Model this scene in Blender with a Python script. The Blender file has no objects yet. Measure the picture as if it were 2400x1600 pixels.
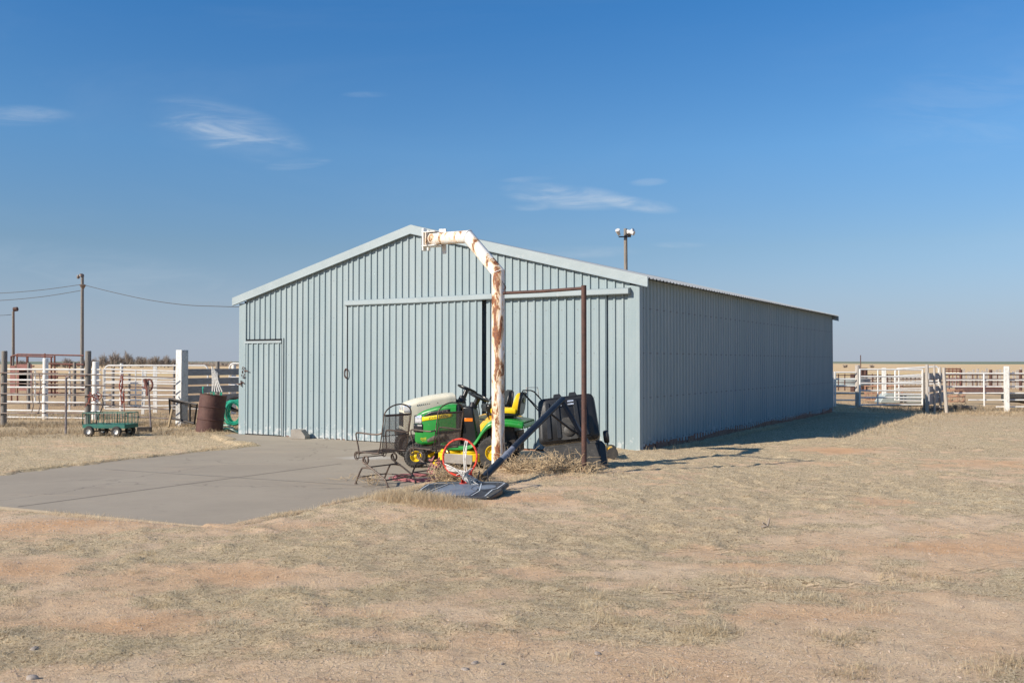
import bpy, math, random
import numpy as np
from mathutils import Vector, Matrix
random.seed(7); rng = np.random.default_rng(7)
scene = bpy.context.scene
COL = scene.collection
R = math.radians
F = 2161.0; HC = 1.6; PITCH = math.atan(49 / F)

# ---------------------------------------------------------------- survey helpers
def ray(px, py):
    a = (px - 1200) / F; b = (800 - py) / F
    c, s = math.cos(PITCH), math.sin(PITCH)
    return Vector((a, c - b * s, s + b * c))
def at(px, py, Y):                       # point seen at (px, py), Y metres ahead
    r = ray(px, py); k = Y / r.y
    return Vector((r.x * k, Y, HC + r.z * k))
def gp(px, py, z=0.0):                   # ground point
    r = ray(px, py); k = (z - HC) / r.z
    return Vector((r.x * k, r.y * k, z))
def ax(px, Y):
    return (px - 1200) / F * Y
U = Vector((.856, -.517, 0)).normalized()      # along the gable wall, to the right
S = Vector((.517, .856, 0)).normalized()       # along the long wall, away
C0 = Vector((2.295, 16.7, 0))
BW, BL = 10.23, 15.86

# ---------------------------------------------------------------- mesh builder
class MB:
    def __init__(s): s.v = []; s.f = []
    def add(s, vs, fs, M=None):
        o = len(s.v)
        for p in vs:
            p = Vector(p)
            s.v.append(tuple(M @ p) if M else tuple(p))
        for f in fs: s.f.append(tuple(i + o for i in f))
        return s
    def box(s, x0, x1, y0, y1, z0, z1, M=None, tx=0, ty=0):
        v = [(x0,y0,z0),(x1,y0,z0),(x1,y1,z0),(x0,y1,z0),(x0+tx,y0+ty,z1),(x1-tx,y0+ty,z1),(x1-tx,y1-ty,z1),(x0+tx,y1-ty,z1)]
        return s.add(v, [(3,2,1,0),(4,5,6,7),(0,1,5,4),(1,2,6,5),(2,3,7,6),(3,0,4,7)], M)
    def beam(s, a, b, w, h, up=(0,0,1)):
        a = Vector(a); b = Vector(b); d = (b - a); L = d.length; d.normalize()
        u = Vector(up); x = d.cross(u)
        if x.length < 1e-4: x = d.cross(Vector((0,1,0)))
        x.normalize(); z = x.cross(d)
        M = Matrix((( x.x,d.x,z.x,a.x),(x.y,d.y,z.y,a.y),(x.z,d.z,z.z,a.z),(0,0,0,1)))
        return s.box(-w/2, w/2, 0, L, -h/2, h/2, M)
    def tube(s, pts, r, n=8, closed=False, caps=True):
        pts = [Vector(p) for p in pts]; m = len(pts)
        rs = r if isinstance(r, (list, tuple)) else [r] * m
        tang = []
        for i in range(m):
            if closed: t = pts[(i+1) % m] - pts[i-1]
            else:
                t = Vector((0,0,0))
                if i > 0: t += (pts[i]-pts[i-1]).normalized()
                if i < m-1: t += (pts[i+1]-pts[i]).normalized()
            if t.length < 1e-9: t = Vector((0,0,1))
            tang.append(t.normalized())
        ref = Vector((0,0,1)) if abs(tang[0].z) < .9 else Vector((0,1,0))
        x = tang[0].cross(ref).normalized(); vs = []
        for i in range(m):
            x = (x - tang[i] * x.dot(tang[i]))
            if x.length < 1e-6: x = tang[i].cross(Vector((1,0,0)))
            x.normalize(); y = tang[i].cross(x)
            k = 1.0
            if 0 < i < m-1 and not closed:
                c = (pts[i]-pts[i-1]).normalized().dot(tang[i]); k = 1.0
            for j in range(n):
                a = 2*math.pi*j/n
                vs.append(pts[i] + (x*math.cos(a) + y*math.sin(a)) * rs[i] * k)
        fs = []
        for i in range(m if closed else m-1):
            i2 = (i+1) % m
            for j in range(n):
                j2 = (j+1) % n
                fs.append((i*n+j, i*n+j2, i2*n+j2, i2*n+j))
        if caps and not closed:
            fs.append(tuple(range(n))[::-1]); fs.append(tuple((m-1)*n+j for j in range(n)))
        return s.add(vs, fs)
    def lathe(s, prof, n=24, M=None, cap=True):            # prof (r, z) round local z
        vs = []; fs = []
        for r, z in prof:
            for j in range(n):
                a = 2*math.pi*j/n; vs.append((r*math.cos(a), r*math.sin(a), z))
        for i in range(len(prof)-1):
            for j in range(n):
                j2 = (j+1) % n; fs.append((i*n+j, i*n+j2, (i+1)*n+j2, (i+1)*n+j))
        if cap and prof[0][0] > 1e-5: fs.append(tuple(range(n))[::-1])
        if cap and prof[-1][0] > 1e-5: fs.append(tuple((len(prof)-1)*n+j for j in range(n)))
        return s.add(vs, fs, M)
    def prism(s, poly, z0, z1, M=None):
        n = len(poly)
        vs = [(p[0], p[1], z0) for p in poly] + [(p[0], p[1], z1) for p in poly]
        fs = [tuple(range(n))[::-1], tuple(range(n, 2*n))] + [(i, (i+1) % n, n+(i+1) % n, n+i) for i in range(n)]
        return s.add(vs, fs, M)
    def loft(s, rings, cap=True, M=None):
        n = len(rings[0]); vs = [p for r in rings for p in r]; fs = []
        for i in range(len(rings)-1):
            for j in range(n):
                j2 = (j+1) % n; fs.append((i*n+j, i*n+j2, (i+1)*n+j2, (i+1)*n+j))
        if cap: fs.append(tuple(range(n))[::-1]); fs.append(tuple((len(rings)-1)*n+j for j in range(n)))
        return s.add(vs, fs, M)
    def grid(s, pts):                              # rows of points, open sheet
        n = len(pts[0]); vs = [p for r in pts for p in r]
        fs = [(i*n+j, i*n+j+1, (i+1)*n+j+1, (i+1)*n+j) for i in range(len(pts)-1) for j in range(n-1)]
        return s.add(vs, fs)
    def build(s, name, mat, parent=None, smooth=False, bevel=0, world=False, label=None, seg=2, solid=0, split=False):
        if split:
            par = list(range(len(s.v)))
            def find(i):
                while par[i] != i: par[i] = par[par[i]]; i = par[i]
                return i
            for f in s.f:
                for k in f[1:]: par[find(k)] = find(f[0])
            groups = {}
            for f in s.f: groups.setdefault(find(f[0]), []).append(f)
            out = None
            for fs in groups.values():
                ids = sorted({k for f in fs for k in f}); mp = {k: i for i, k in enumerate(ids)}
                m = MB(); m.v = [s.v[k] for k in ids]; m.f = [tuple(mp[k] for k in f) for f in fs]
                out = m.build(name, mat, parent, smooth, bevel, world, label, seg, solid)
            return out
        me = bpy.data.meshes.new(name)
        vs = s.v
        if world and parent is not None:
            root = parent
            off = root.location.copy()
            while root.parent: root = root.parent; off += root.location
            vs = [(a-off.x, b-off.y, c-off.z) for a, b, c in vs]
        me.from_pydata(vs, [], s.f); me.update()
        import bmesh
        bm = bmesh.new(); bm.from_mesh(me); bmesh.ops.recalc_face_normals(bm, faces=bm.faces); bm.to_mesh(me); bm.free()
        if mat: me.materials.append(mat)
        o = bpy.data.objects.new(name, me); COL.objects.link(o)
        if parent is not None: o.parent = parent
        if smooth: me.polygons.foreach_set('use_smooth', [True]*len(me.polygons))
        if solid:
            m = o.modifiers.new('solid', 'SOLIDIFY'); m.thickness = solid; m.offset = 0
        if bevel:
            m = o.modifiers.new('bevel', 'BEVEL'); m.width = bevel; m.segments = seg; m.limit_method = 'ANGLE'; m.angle_limit = R(35)
        if smooth or bevel:
            try: me.set_sharp_from_angle(angle=R(38))
            except Exception: pass
            if bevel: me.polygons.foreach_set('use_smooth', [True]*len(me.polygons))
        if label: o['label'] = label
        return o

def empty(name, loc, rz=0, label=None, cat=None, group=None):
    o = bpy.data.objects.new(name, None); COL.objects.link(o)
    o.location = loc; o.rotation_euler = (0, 0, rz); o.empty_display_size = .2
    if label: o['label'] = label
    if cat: o['category'] = cat
    if group: o['group'] = group
    return o
def tag(o, label=None, cat=None, group=None, kind=None):
    if label: o['label'] = label
    if cat: o['category'] = cat
    if group: o['group'] = group
    if kind: o['kind'] = kind
    return o
def copy_tree(o, parent=None):
    c = o.copy(); COL.objects.link(c); c.parent = parent
    for ch in [k for k in bpy.data.objects if k.parent == o]: copy_tree(ch, c)
    return c
def curve_pts(ctrl, n=8, closed=False):           # catmull-rom
    P = [Vector(p) for p in ctrl]; out = []; m = len(P)
    rngi = range(m) if closed else range(m-1)
    for i in rngi:
        p0 = P[i-1] if (i > 0 or closed) else P[0]; p1 = P[i]; p2 = P[(i+1) % m]
        p3 = P[(i+2) % m] if (i+2 < m or closed) else P[-1]
        for k in range(n):
            t = k/n
            out.append(.5*((2*p1)+(p2-p0)*t+(2*p0-5*p1+4*p2-p3)*t*t+(3*p1-p0-3*p2+p3)*t**3))
    if not closed: out.append(P[-1])
    return out
def text_part(name, body, size, M, mat, parent, extrude=.0015, spacing=1.0):
    cu = bpy.data.curves.new(name, 'FONT'); cu.body = body; cu.size = size; cu.extrude = extrude
    cu.align_x = 'CENTER'; cu.align_y = 'CENTER'; cu.space_character = spacing
    t = bpy.data.objects.new(name+'_tmp', cu); COL.objects.link(t)
    dg = bpy.context.evaluated_depsgraph_get()
    me = bpy.data.meshes.new_from_object(t.evaluated_get(dg)); bpy.data.objects.remove(t)
    me.transform(M); me.materials.clear(); me.materials.append(mat)
    o = bpy.data.objects.new(name, me); COL.objects.link(o); o.parent = parent
    return o

# ---------------------------------------------------------------- materials
class NT:
    def __init__(s, tree): s.t = tree; s.n = tree.nodes; s.l = tree.links
    def new(s, typ, **kw):
        n = s.n.new(typ)
        for k, v in kw.items():
            if k == 'inp':
                for a, b in v.items():
                    if hasattr(b, 'is_linked') or isinstance(b, bpy.types.NodeSocket): s.l.new(b, n.inputs[a])
                    else: n.inputs[a].default_value = b
            else: setattr(n, k, v)
        return n
    def math(s, op, a, b=None, c=None, clamp=False):
        n = s.n.new('ShaderNodeMath'); n.operation = op; n.use_clamp = clamp
        for i, x in enumerate((a, b, c)):
            if x is None: continue
            if isinstance(x, bpy.types.NodeSocket): s.l.new(x, n.inputs[i])
            else: n.inputs[i].default_value = x
        return n.outputs[0]
    def mix(s, f, a, b):
        n = s.n.new('ShaderNodeMix'); n.data_type = 'RGBA'
        for i, x in ((0, f), (6, a), (7, b)):
            if isinstance(x, bpy.types.NodeSocket): s.l.new(x, n.inputs[i])
            elif i == 0: n.inputs[i].default_value = x
            else: n.inputs[i].default_value = (*x, 1) if len(x) == 3 else x
        return n.outputs[2]
    def noise(s, vec, scale, detail=4, rough=.55, dist=0):
        n = s.n.new('ShaderNodeTexNoise'); n.inputs['Scale'].default_value = scale
        n.inputs['Detail'].default_value = detail; n.inputs['Roughness'].default_value = rough; n.inputs['Distortion'].default_value = dist
        if vec is not None: s.l.new(vec, n.inputs['Vector'])
        return n.outputs['Fac']
    def ramp(s, f, lo, hi, smooth=True):
        n = s.n.new('ShaderNodeMapRange'); n.interpolation_type = 'SMOOTHSTEP' if smooth else 'LINEAR'
        s.l.new(f, n.inputs[0]); n.inputs[1].default_value = lo; n.inputs[2].default_value = hi
        return n.outputs[0]
    def mapping(s, vec, scale=(1,1,1), loc=(0,0,0), rot=(0,0,0)):
        n = s.n.new('ShaderNodeMapping'); s.l.new(vec, n.inputs[0]); n.inputs['Scale'].default_value = scale
        n.inputs['Location'].default_value = loc; n.inputs['Rotation'].default_value = rot
        return n.outputs[0]
    def bump(s, h, dist, strength=1.0, normal=None):
        n = s.n.new('ShaderNodeBump'); s.l.new(h, n.inputs['Height']); n.inputs['Distance'].default_value = dist
        n.inputs['Strength'].default_value = strength
        if normal is not None: s.l.new(normal, n.inputs['Normal'])
        return n.outputs[0]
def base_mat(name):
    m = bpy.data.materials.new(name); m.use_nodes = True
    t = NT(m.node_tree); b = t.n['Principled BSDF']
    tc = t.n.new('ShaderNodeTexCoord')
    return m, t, b, tc.outputs['Object']
def M_(name, c1, c2=None, scale=6, rough=.6, metal=0, bump=0, bscale=40, stretch=(1,1,1), lo=.35, hi=.65, dirt=None, dirt_amt=.3, coat=0, spec=.5):
    m, t, b, v = base_mat(name)
    vv = t.mapping(v, stretch)
    col = None
    if c2 is None: c2 = tuple(x*.8 for x in c1)
    n1 = t.noise(vv, scale, 6, .6)
    col = t.mix(t.ramp(n1, lo, hi), c1, c2)
    if dirt is not None:
        n2 = t.noise(v, scale*2.7, 8, .7)
        col = t.mix(t.math('MULTIPLY', t.ramp(n2, .62-dirt_amt*.4, .75), .85), col, dirt)
    t.l.new(col, b.inputs['Base Color'])
    b.inputs['Roughness'].default_value = rough; b.inputs['Metallic'].default_value = metal
    b.inputs['Specular IOR Level'].default_value = spec
    if coat: b.inputs['Coat Weight'].default_value = coat; b.inputs['Coat Roughness'].default_value = .15
    if bump: t.l.new(t.bump(t.noise(vv, bscale, 5, .6), bump), b.inputs['Normal'])
    return m
DUST = (.42, .33, .25)
mt = {}
def barn_mat(name, c1, c2):
    m, t, b, v = base_mat(name)
    sp = t.n.new('ShaderNodeSeparateXYZ'); t.l.new(v, sp.inputs[0]); x, y, z = sp.outputs
    # sheet to sheet tint: every 0.85 m wide sheet a little different
    sheet = t.math('FLOOR', t.math('DIVIDE', t.math('SUBTRACT', x, y), .68))
    w = t.new('ShaderNodeTexWhiteNoise', noise_dimensions='1D', inp={'W': sheet}).outputs[0]
    n = t.noise(t.mapping(v, (1.5, 1.5, .35)), 1.6, 6, .6)
    col = t.mix(t.math('ADD', t.math('MULTIPLY', w, .6), t.ramp(n, .3, .8)), c1, c2)
    # chalky streaks and peeled spots, more of them low on the sheet
    st = t.noise(t.mapping(v, (14, 14, .7)), 1.0, 5, .6)
    col = t.mix(t.math('MULTIPLY', t.ramp(st, .56, .8), .3), col, (.40, .45, .45))
    low = t.ramp(z, .45, -.15)
    pe = t.noise(t.mapping(v, (5, 5, 5)), 1.4, 7, .7)
    chalk = t.math('MULTIPLY', t.ramp(t.math('ADD', pe, t.math('MULTIPLY', low, .22)), .66, .74), .7)
    col = t.mix(chalk, col, (.50, .52, .52))
    pe2 = t.noise(t.mapping(v, (5, 5, 5), (3, 1, 7)), 1.9, 8, .75)
    rs = t.ramp(t.math('ADD', pe2, t.math('MULTIPLY', t.ramp(z, .05, -.2), .2)), .78, .83)
    col = t.mix(rs, col, (.30, .13, .075))
    # screw heads in rows
    gz = t.math('ABSOLUTE', t.math('SUBTRACT', t.math('FRACT', t.math('DIVIDE', t.math('ADD', z, .28), .82)), .5))
    gx = t.math('ABSOLUTE', t.math('SUBTRACT', t.math('FRACT', t.math('DIVIDE', t.math('SUBTRACT', x, y), .34)), .5))
    d = t.math('SQRT', t.math('ADD', t.math('POWER', t.math('MULTIPLY', gz, .82), 2), t.math('POWER', t.math('MULTIPLY', gx, .34), 2)))
    sc = t.math('LESS_THAN', d, .0125)
    col = t.mix(t.math('MULTIPLY', sc, .6), col, (.14, .14, .14))
    t.l.new(col, b.inputs['Base Color']); b.inputs['Roughness'].default_value = .48
    b.inputs['Specular IOR Level'].default_value = .35
    # shallow minor ribs + oil canning
    wv = t.math('SINE', t.math('MULTIPLY', t.math('SUBTRACT', x, y), 2*math.pi/.0567))
    nrm = t.bump(t.math('POWER', t.math('ABSOLUTE', wv), 6), .0016, 1)
    t.l.new(t.bump(t.noise(t.mapping(v, (1.3, 1.3, .5)), 2.5, 3), .012, .8, nrm), b.inputs['Normal'])
    return m
mt['barn'] = barn_mat('painted_steel', (.25, .32, .34), (.295, .355, .37))
mt['trim'] = M_('painted_trim', (.32, .375, .39), (.29, .345, .36), 2, .5, bump=.004, bscale=6, dirt=(.42,.44,.44), dirt_amt=.1)
mt['galv'] = M_('galvanised_roof', (.38, .40, .41), (.30, .32, .33), 3, .4, .3)
mt['dark'] = M_('dark_gap', (.02, .022, .025), (.03, .03, .032), 5, .9)
mt['brick'] = M_('foundation_masonry', (.24, .10, .065), (.34, .17, .11), 9, .9, bump=.02, bscale=14, dirt=(.4,.3,.22))
mt['rustdark'] = M_('rusty_pipe', (.105, .052, .04), (.07, .038, .032), 9, .75, .1, bump=.003, bscale=60, dirt=(.22,.10,.06), dirt_amt=.2)
mt['red'] = M_('red_paint', (.62, .035, .015), (.5, .03, .015), 8, .45)
mt['hoop'] = M_('hoop_paint', (.72, .05, .018), (.6, .07, .04), 20, .4, dirt=(.45,.12,.08), dirt_amt=.15)
mt['pinkrope'] = M_('faded_red_rope', (.40, .12, .14), (.50, .22, .22), 40, .9)
mt['white'] = M_('white_painted_pipe', (.78, .78, .75), (.70, .68, .64), 5, .5, dirt=(.45,.3,.2), dirt_amt=.12)
mt['whitewood'] = M_('white_painted_wood', (.72, .72, .69), (.60, .59, .56), 6, .8, stretch=(6,6,.5), bump=.01, bscale=8, dirt=(.22,.2,.18), dirt_amt=.35)
mt['greywood'] = M_('weathered_wood', (.30, .27, .235), (.17, .155, .14), 7, .9, stretch=(9,9,.5), bump=.02, bscale=9)
mt['palewood'] = M_('sun_bleached_wood', (.56, .51, .45), (.38, .34, .30), 7, .9, stretch=(9,9,.5), bump=.02, bscale=9)
mt['board'] = M_('grey_fence_board', (.42, .41, .41), (.30, .29, .29), 7, .85, stretch=(1,1,6), bump=.01)
mt['galvpipe'] = M_('dull_steel_pipe', (.24, .21, .19), (.17, .12, .10), 6, .55, .4, dirt=(.22,.11,.07), dirt_amt=.25)
mt['rustred'] = M_('rust_red_frame', (.22, .085, .06), (.15, .06, .05), 5, .7, .1)
mt['pinkpanel'] = M_('faded_red_panel', (.36, .17, .145), (.28, .12, .10), 4, .8)
mt['blackmetal'] = M_('black_metal', (.025, .024, .024), (.05, .04, .035), 12, .5, .3)
mt['chairmetal'] = M_('bronze_wrought_iron', (.085, .066, .055), (.13, .09, .068), 18, .55, .3, dirt=(.2,.11,.07), dirt_amt=.15)
mt['plastic'] = M_('black_plastic', (.011, .011, .012), (.018, .017, .017), 5, .33, dirt=(.06,.055,.05), dirt_amt=.10, bump=.001, bscale=90)
mt['plastic2'] = M_('dusty_black_plastic', (.018, .018, .018), (.032, .03, .028), 6, .55, dirt=(.16,.14,.12), dirt_amt=.25)
mt['rubber'] = M_('tyre_rubber', (.03, .03, .03), (.06, .055, .05), 10, .85, dirt=(.13,.11,.09), dirt_amt=.25)
mt['green'] = M_('green_paint', (.010, .25, .028), (.013, .215, .03), 4, .38, coat=.12, dirt=(.20,.27,.12), dirt_amt=.12)
mt['yellow'] = M_('yellow_paint', (.85, .60, .012), (.72, .48, .01), 6, .35, dirt=(.3,.22,.1), dirt_amt=.15)
mt['amber'] = M_('amber_yellow_paint', (.85, .46, .02), (.8, .42, .02), 5, .35, dirt=(.4,.3,.16), dirt_amt=.1)
mt['cream'] = M_('cream_paint', (.80, .74, .57), (.76, .70, .54), 3, .3, coat=.4)
mt['creamrim'] = M_('cream_rim', (.62, .52, .34), (.5, .41, .27), 6, .5, dirt=(.2,.15,.1))
mt['seatyellow'] = M_('yellow_vinyl', (.86, .58, .01), (.8, .52, .01), 7, .4, bump=.002, bscale=30)
mt['orange'] = M_('orange_reflector', (.85, .22, .01), (.8, .18, .01), 9, .25)
mt['lens'] = M_('headlight_glass', (.72, .74, .76), (.45, .47, .5), 22, .12, .4, lo=.45, hi=.6)
mt['ink'] = M_('dark_green_ink', (.02, .05, .02), (.02, .05, .02), 5, .5)
mt['decal'] = M_('yellow_decal', (.90, .68, .01), (.88, .64, .01), 5, .35)
mt['grime'] = M_('dusty_engine', (.07, .055, .045), (.15, .12, .09), 22, .8, bump=.01, bscale=30)
mt['navy'] = M_('blue_black_pole', (.013, .019, .032), (.02, .028, .042), 5, .42, dirt=(.10,.10,.11), dirt_amt=.03)
mt['greypole'] = M_('grey_pole_sleeve', (.20, .22, .28), (.15, .17, .21), 12, .4)
mt['netwhite'] = M_('net_cord', (.74, .72, .68), (.5, .47, .42), 30, .9)
mt['boardface'] = M_('backboard_face', (.018, .022, .03), (.028, .035, .045), 5, .5, dirt=(.3,.27,.23), dirt_amt=.2)
mt['boardgrey'] = M_('backboard_graphic', (.16, .20, .26), (.11, .14, .19), 5, .45, dirt=(.35,.3,.25), dirt_amt=.2)
mt['boardwhite'] = M_('backboard_line', (.62, .68, .74), (.5, .56, .62), 12, .3)
mt['drum'] = M_('rusty_drum', (.080, .036, .030), (.115, .055, .044), 4, .7, .15, bump=.004, bscale=20, dirt=(.2,.12,.09), dirt_amt=.15)
mt['cart'] = M_('green_cart_paint', (.015, .15, .11), (.02, .11, .09), 8, .5, dirt=(.13,.13,.1), dirt_amt=.15)
mt['hose'] = M_('green_hose', (.03, .42, .28), (.04, .34, .23), 9, .35)
mt['hosedark'] = M_('dark_green_hose', (.01, .09, .07), (.012, .07, .06), 9, .4)
mt['hosepale'] = M_('pale_hose', (.35, .55, .48), (.3, .5, .42), 9, .4)
mt['block'] = M_('concrete_block', (.34, .31, .27), (.28, .25, .215), 6, .95, bump=.006, bscale=60)
mt['redrope'] = M_('red_lead_rope', (.24, .05, .035), (.34, .12, .09), 30, .9)
mt['stick'] = M_('raw_stick', (.45, .34, .2), (.34, .25, .15), 10, .9)
mt['twig'] = M_('dry_twigs', (.58, .44, .27), (.36, .27, .17), 6, .9)
mt['twigdark'] = M_('bare_branches', (.30, .25, .21), (.22, .18, .15), .6, .9)
mt['stone'] = M_('grey_stone', (.27, .235, .21), (.36, .30, .25), 20, .8, bump=.004, bscale=60)
mt['floodlight'] = M_('white_lamp_housing', (.6, .6, .6), (.45, .45, .45), 12, .4)
mt['wire'] = M_('grey_wire', (.07, .07, .075), (.06, .06, .06), 3, .6)
mt['bluegrey'] = M_('pale_sheet_metal', (.36, .40, .39), (.3, .34, .33), 4, .5)
def rusty_white():
    m, t, b, v = base_mat('rusting_white_paint')
    n = t.noise(t.mapping(v, (7, 7, 2.2)), 1.1, 9, .72, .4)
    ge = t.new('ShaderNodeNewGeometry')
    nx = t.n.new('ShaderNodeSeparateXYZ'); t.l.new(ge.outputs['Normal'], nx.inputs[0])
    sp = t.n.new('ShaderNodeSeparateXYZ'); t.l.new(v, sp.inputs[0])
    band = t.noise(t.mapping(v, (2.5, 2.5, 1.3), (4, 2, 9)), 1.0, 3, .5)
    side = t.math('MULTIPLY', t.ramp(t.math('ABSOLUTE', t.math('ADD', sp.outputs[0], .02)), .075, .0), .10)
    f = t.math('ADD', t.math('ADD', n, t.math('MULTIPLY', t.math('SUBTRACT', band, .5), .35)), side)
    stain = t.ramp(f, .44, .60); core = t.ramp(f, .535, .585)
    col = t.mix(stain, (.78, .76, .72), (.74, .47, .20))
    dk = t.noise(v, 45, 5, .7)
    rust = t.mix(t.ramp(dk, .35, .62), (.36, .13, .04), (.14, .055, .035))
    col = t.mix(core, col, rust)
    t.l.new(col, b.inputs['Base Color']); b.inputs['Roughness'].default_value = .6
    t.l.new(t.bump(t.math('MULTIPLY', core, t.noise(v, 90, 3)), .003), b.inputs['Normal'])
    return m
mt['rustwhite'] = rusty_white()
def concrete_mat():
    m, t, b, v = base_mat('pad_concrete')
    n = t.noise(v, .55, 6, .6); n2 = t.noise(v, 6, 8, .7)
    col = t.mix(t.ramp(n, .3, .7), (.31, .26, .197), (.355, .30, .228))
    col = t.mix(t.math('MULTIPLY', t.ramp(n2, .5, .8), .4), col, (.25, .21, .165))
    sw = t.noise(t.mapping(v, (.5, 3.5, 1), rot=(0, 0, R(31))), .7, 5, .6, 1.2)
    col = t.mix(t.math('MULTIPLY', t.ramp(sw, .55, .7), .4), col, (.42, .33, .235))
    sp = t.noise(v, 60, 3, .6); col = t.mix(t.math('MULTIPLY', t.ramp(sp, .62, .75), .25), col, (.2, .17, .15))
    ob = t.n.new('ShaderNodeSeparateXYZ'); t.l.new(v, ob.inputs[0])
    # lime stain near the wall
    px, py = -2.55, 16.5
    dd = t.math('ADD', t.math('POWER', t.math('DIVIDE', t.math('SUBTRACT', ob.outputs[0], px), .75), 2), t.math('POWER', t.math('DIVIDE', t.math('SUBTRACT', ob.outputs[1], py), .42), 2))
    blot = t.noise(t.mapping(v, (1, 1, 1), (7, 3, 0)), 1.7, 7, .7, .5); col = t.mix(t.math('MULTIPLY', t.ramp(blot, .58, .66), .3), col, (.22, .18, .14))
    crack = t.n.new('ShaderNodeTexVoronoi'); crack.feature = 'DISTANCE_TO_EDGE'; crack.inputs['Scale'].default_value = .28
    wv_ = t.n.new('ShaderNodeTexNoise'); wv_.inputs['Scale'].default_value = 1.5; wv_.inputs['Detail'].default_value = 5; t.l.new(v, wv_.inputs['Vector'])
    vm = t.n.new('ShaderNodeVectorMath'); vm.operation = 'ADD'; t.l.new(v, vm.inputs[0]); t.l.new(wv_.outputs['Color'], vm.inputs[1]); t.l.new(vm.outputs[0], crack.inputs['Vector'])
    col = t.mix(t.math('MULTIPLY', t.ramp(crack.outputs['Distance'], .006, .001), .45), col, (.12, .10, .08))
    stn = t.math('MULTIPLY', t.ramp(t.math('ADD', dd, t.math('MULTIPLY', n2, 1.2)), 1.5, .5), .55)
    col = t.mix(stn, col, (.56, .54, .5))
    t.l.new(col, b.inputs['Base Color']); b.inputs['Roughness'].default_value = .85
    t.l.new(t.bump(t.noise(v, 120, 3), .002, .6, t.bump(n2, .006, .6)), b.inputs['Normal'])
    return m
mt['concrete'] = concrete_mat()
# ---------------------------------------------------------------- terrain functions
def vnoise(x, y, seed=0):
    xi = np.floor(x).astype(np.int64); yi = np.floor(y).astype(np.int64); xf = x-xi; yf = y-yi
    def h(a, b):
        n = (a*374761393 + b*668265263 + seed*974711) & 0xffffffff
        n = ((n ^ (n >> 13))*1274126177) & 0xffffffff
        n = (n ^ (n >> 16)) & 0xffffffff
        return n/4294967295.0
    u = xf*xf*(3-2*xf); w = yf*yf*(3-2*yf)
    return (h(xi, yi)*(1-u)+h(xi+1, yi)*u)*(1-w)+(h(xi, yi+1)*(1-u)+h(xi+1, yi+1)*u)*w
def fbm(x, y, sc, oct=4, seed=0, rough=.5):
    s = 0; a = 1; t = 0
    for i in range(oct):
        s = s + a*vnoise(x*sc*2**i+17.3*i, y*sc*2**i-9.1*i, seed+i); t += a; a *= rough
    return s/t
def sstep(a, b, x):
    t = np.clip((x-a)/(b-a), 0, 1); return t*t*(3-2*t)
PADZ = -.10
def padside(px, py): p = gp(px, py, PADZ); return (p.x, p.y)
cornerL = C0 - U*BW
PAD = [(-8.65, 12.1), padside(0, 1112), padside(300, 1076), padside(500, 1055), padside(596, 1045), padside(545, 1036), (cornerL.x-.35, cornerL.y-.62),
       (cornerL.x-.2, cornerL.y+.06)]
_e = C0 - U*1.25 + S*.06
PAD += [(_e.x, _e.y), padside(969, 1153), padside(816, 1180), padside(536, 1237), padside(0, 1186)]
def signed_pad(x, y):                      # >0 inside, distance-like
    inside = np.zeros(x.shape, bool); dmin = np.full(x.shape, 1e9); n = len(PAD)
    for i in range(n):
        ax_, ay = PAD[i]; bx, by = PAD[(i+1) % n]
        dx, dy = bx-ax_, by-ay; L = dx*dx+dy*dy
        t = np.clip(((x-ax_)*dx+(y-ay)*dy)/L, 0, 1)
        dmin = np.minimum(dmin, np.hypot(x-ax_-t*dx, y-ay-t*dy))
        c = ((ay > y) != (by > y)) & (x < (bx-ax_)*(y-ay)/(by-ay+1e-12)+ax_)
        inside ^= c
    return np.where(inside, dmin, -dmin)
def lxly(x, y):
    dx = x-C0.x; dy = y-C0.y
    return dx*U.x+dy*U.y, dx*S.x+dy*S.y
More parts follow.
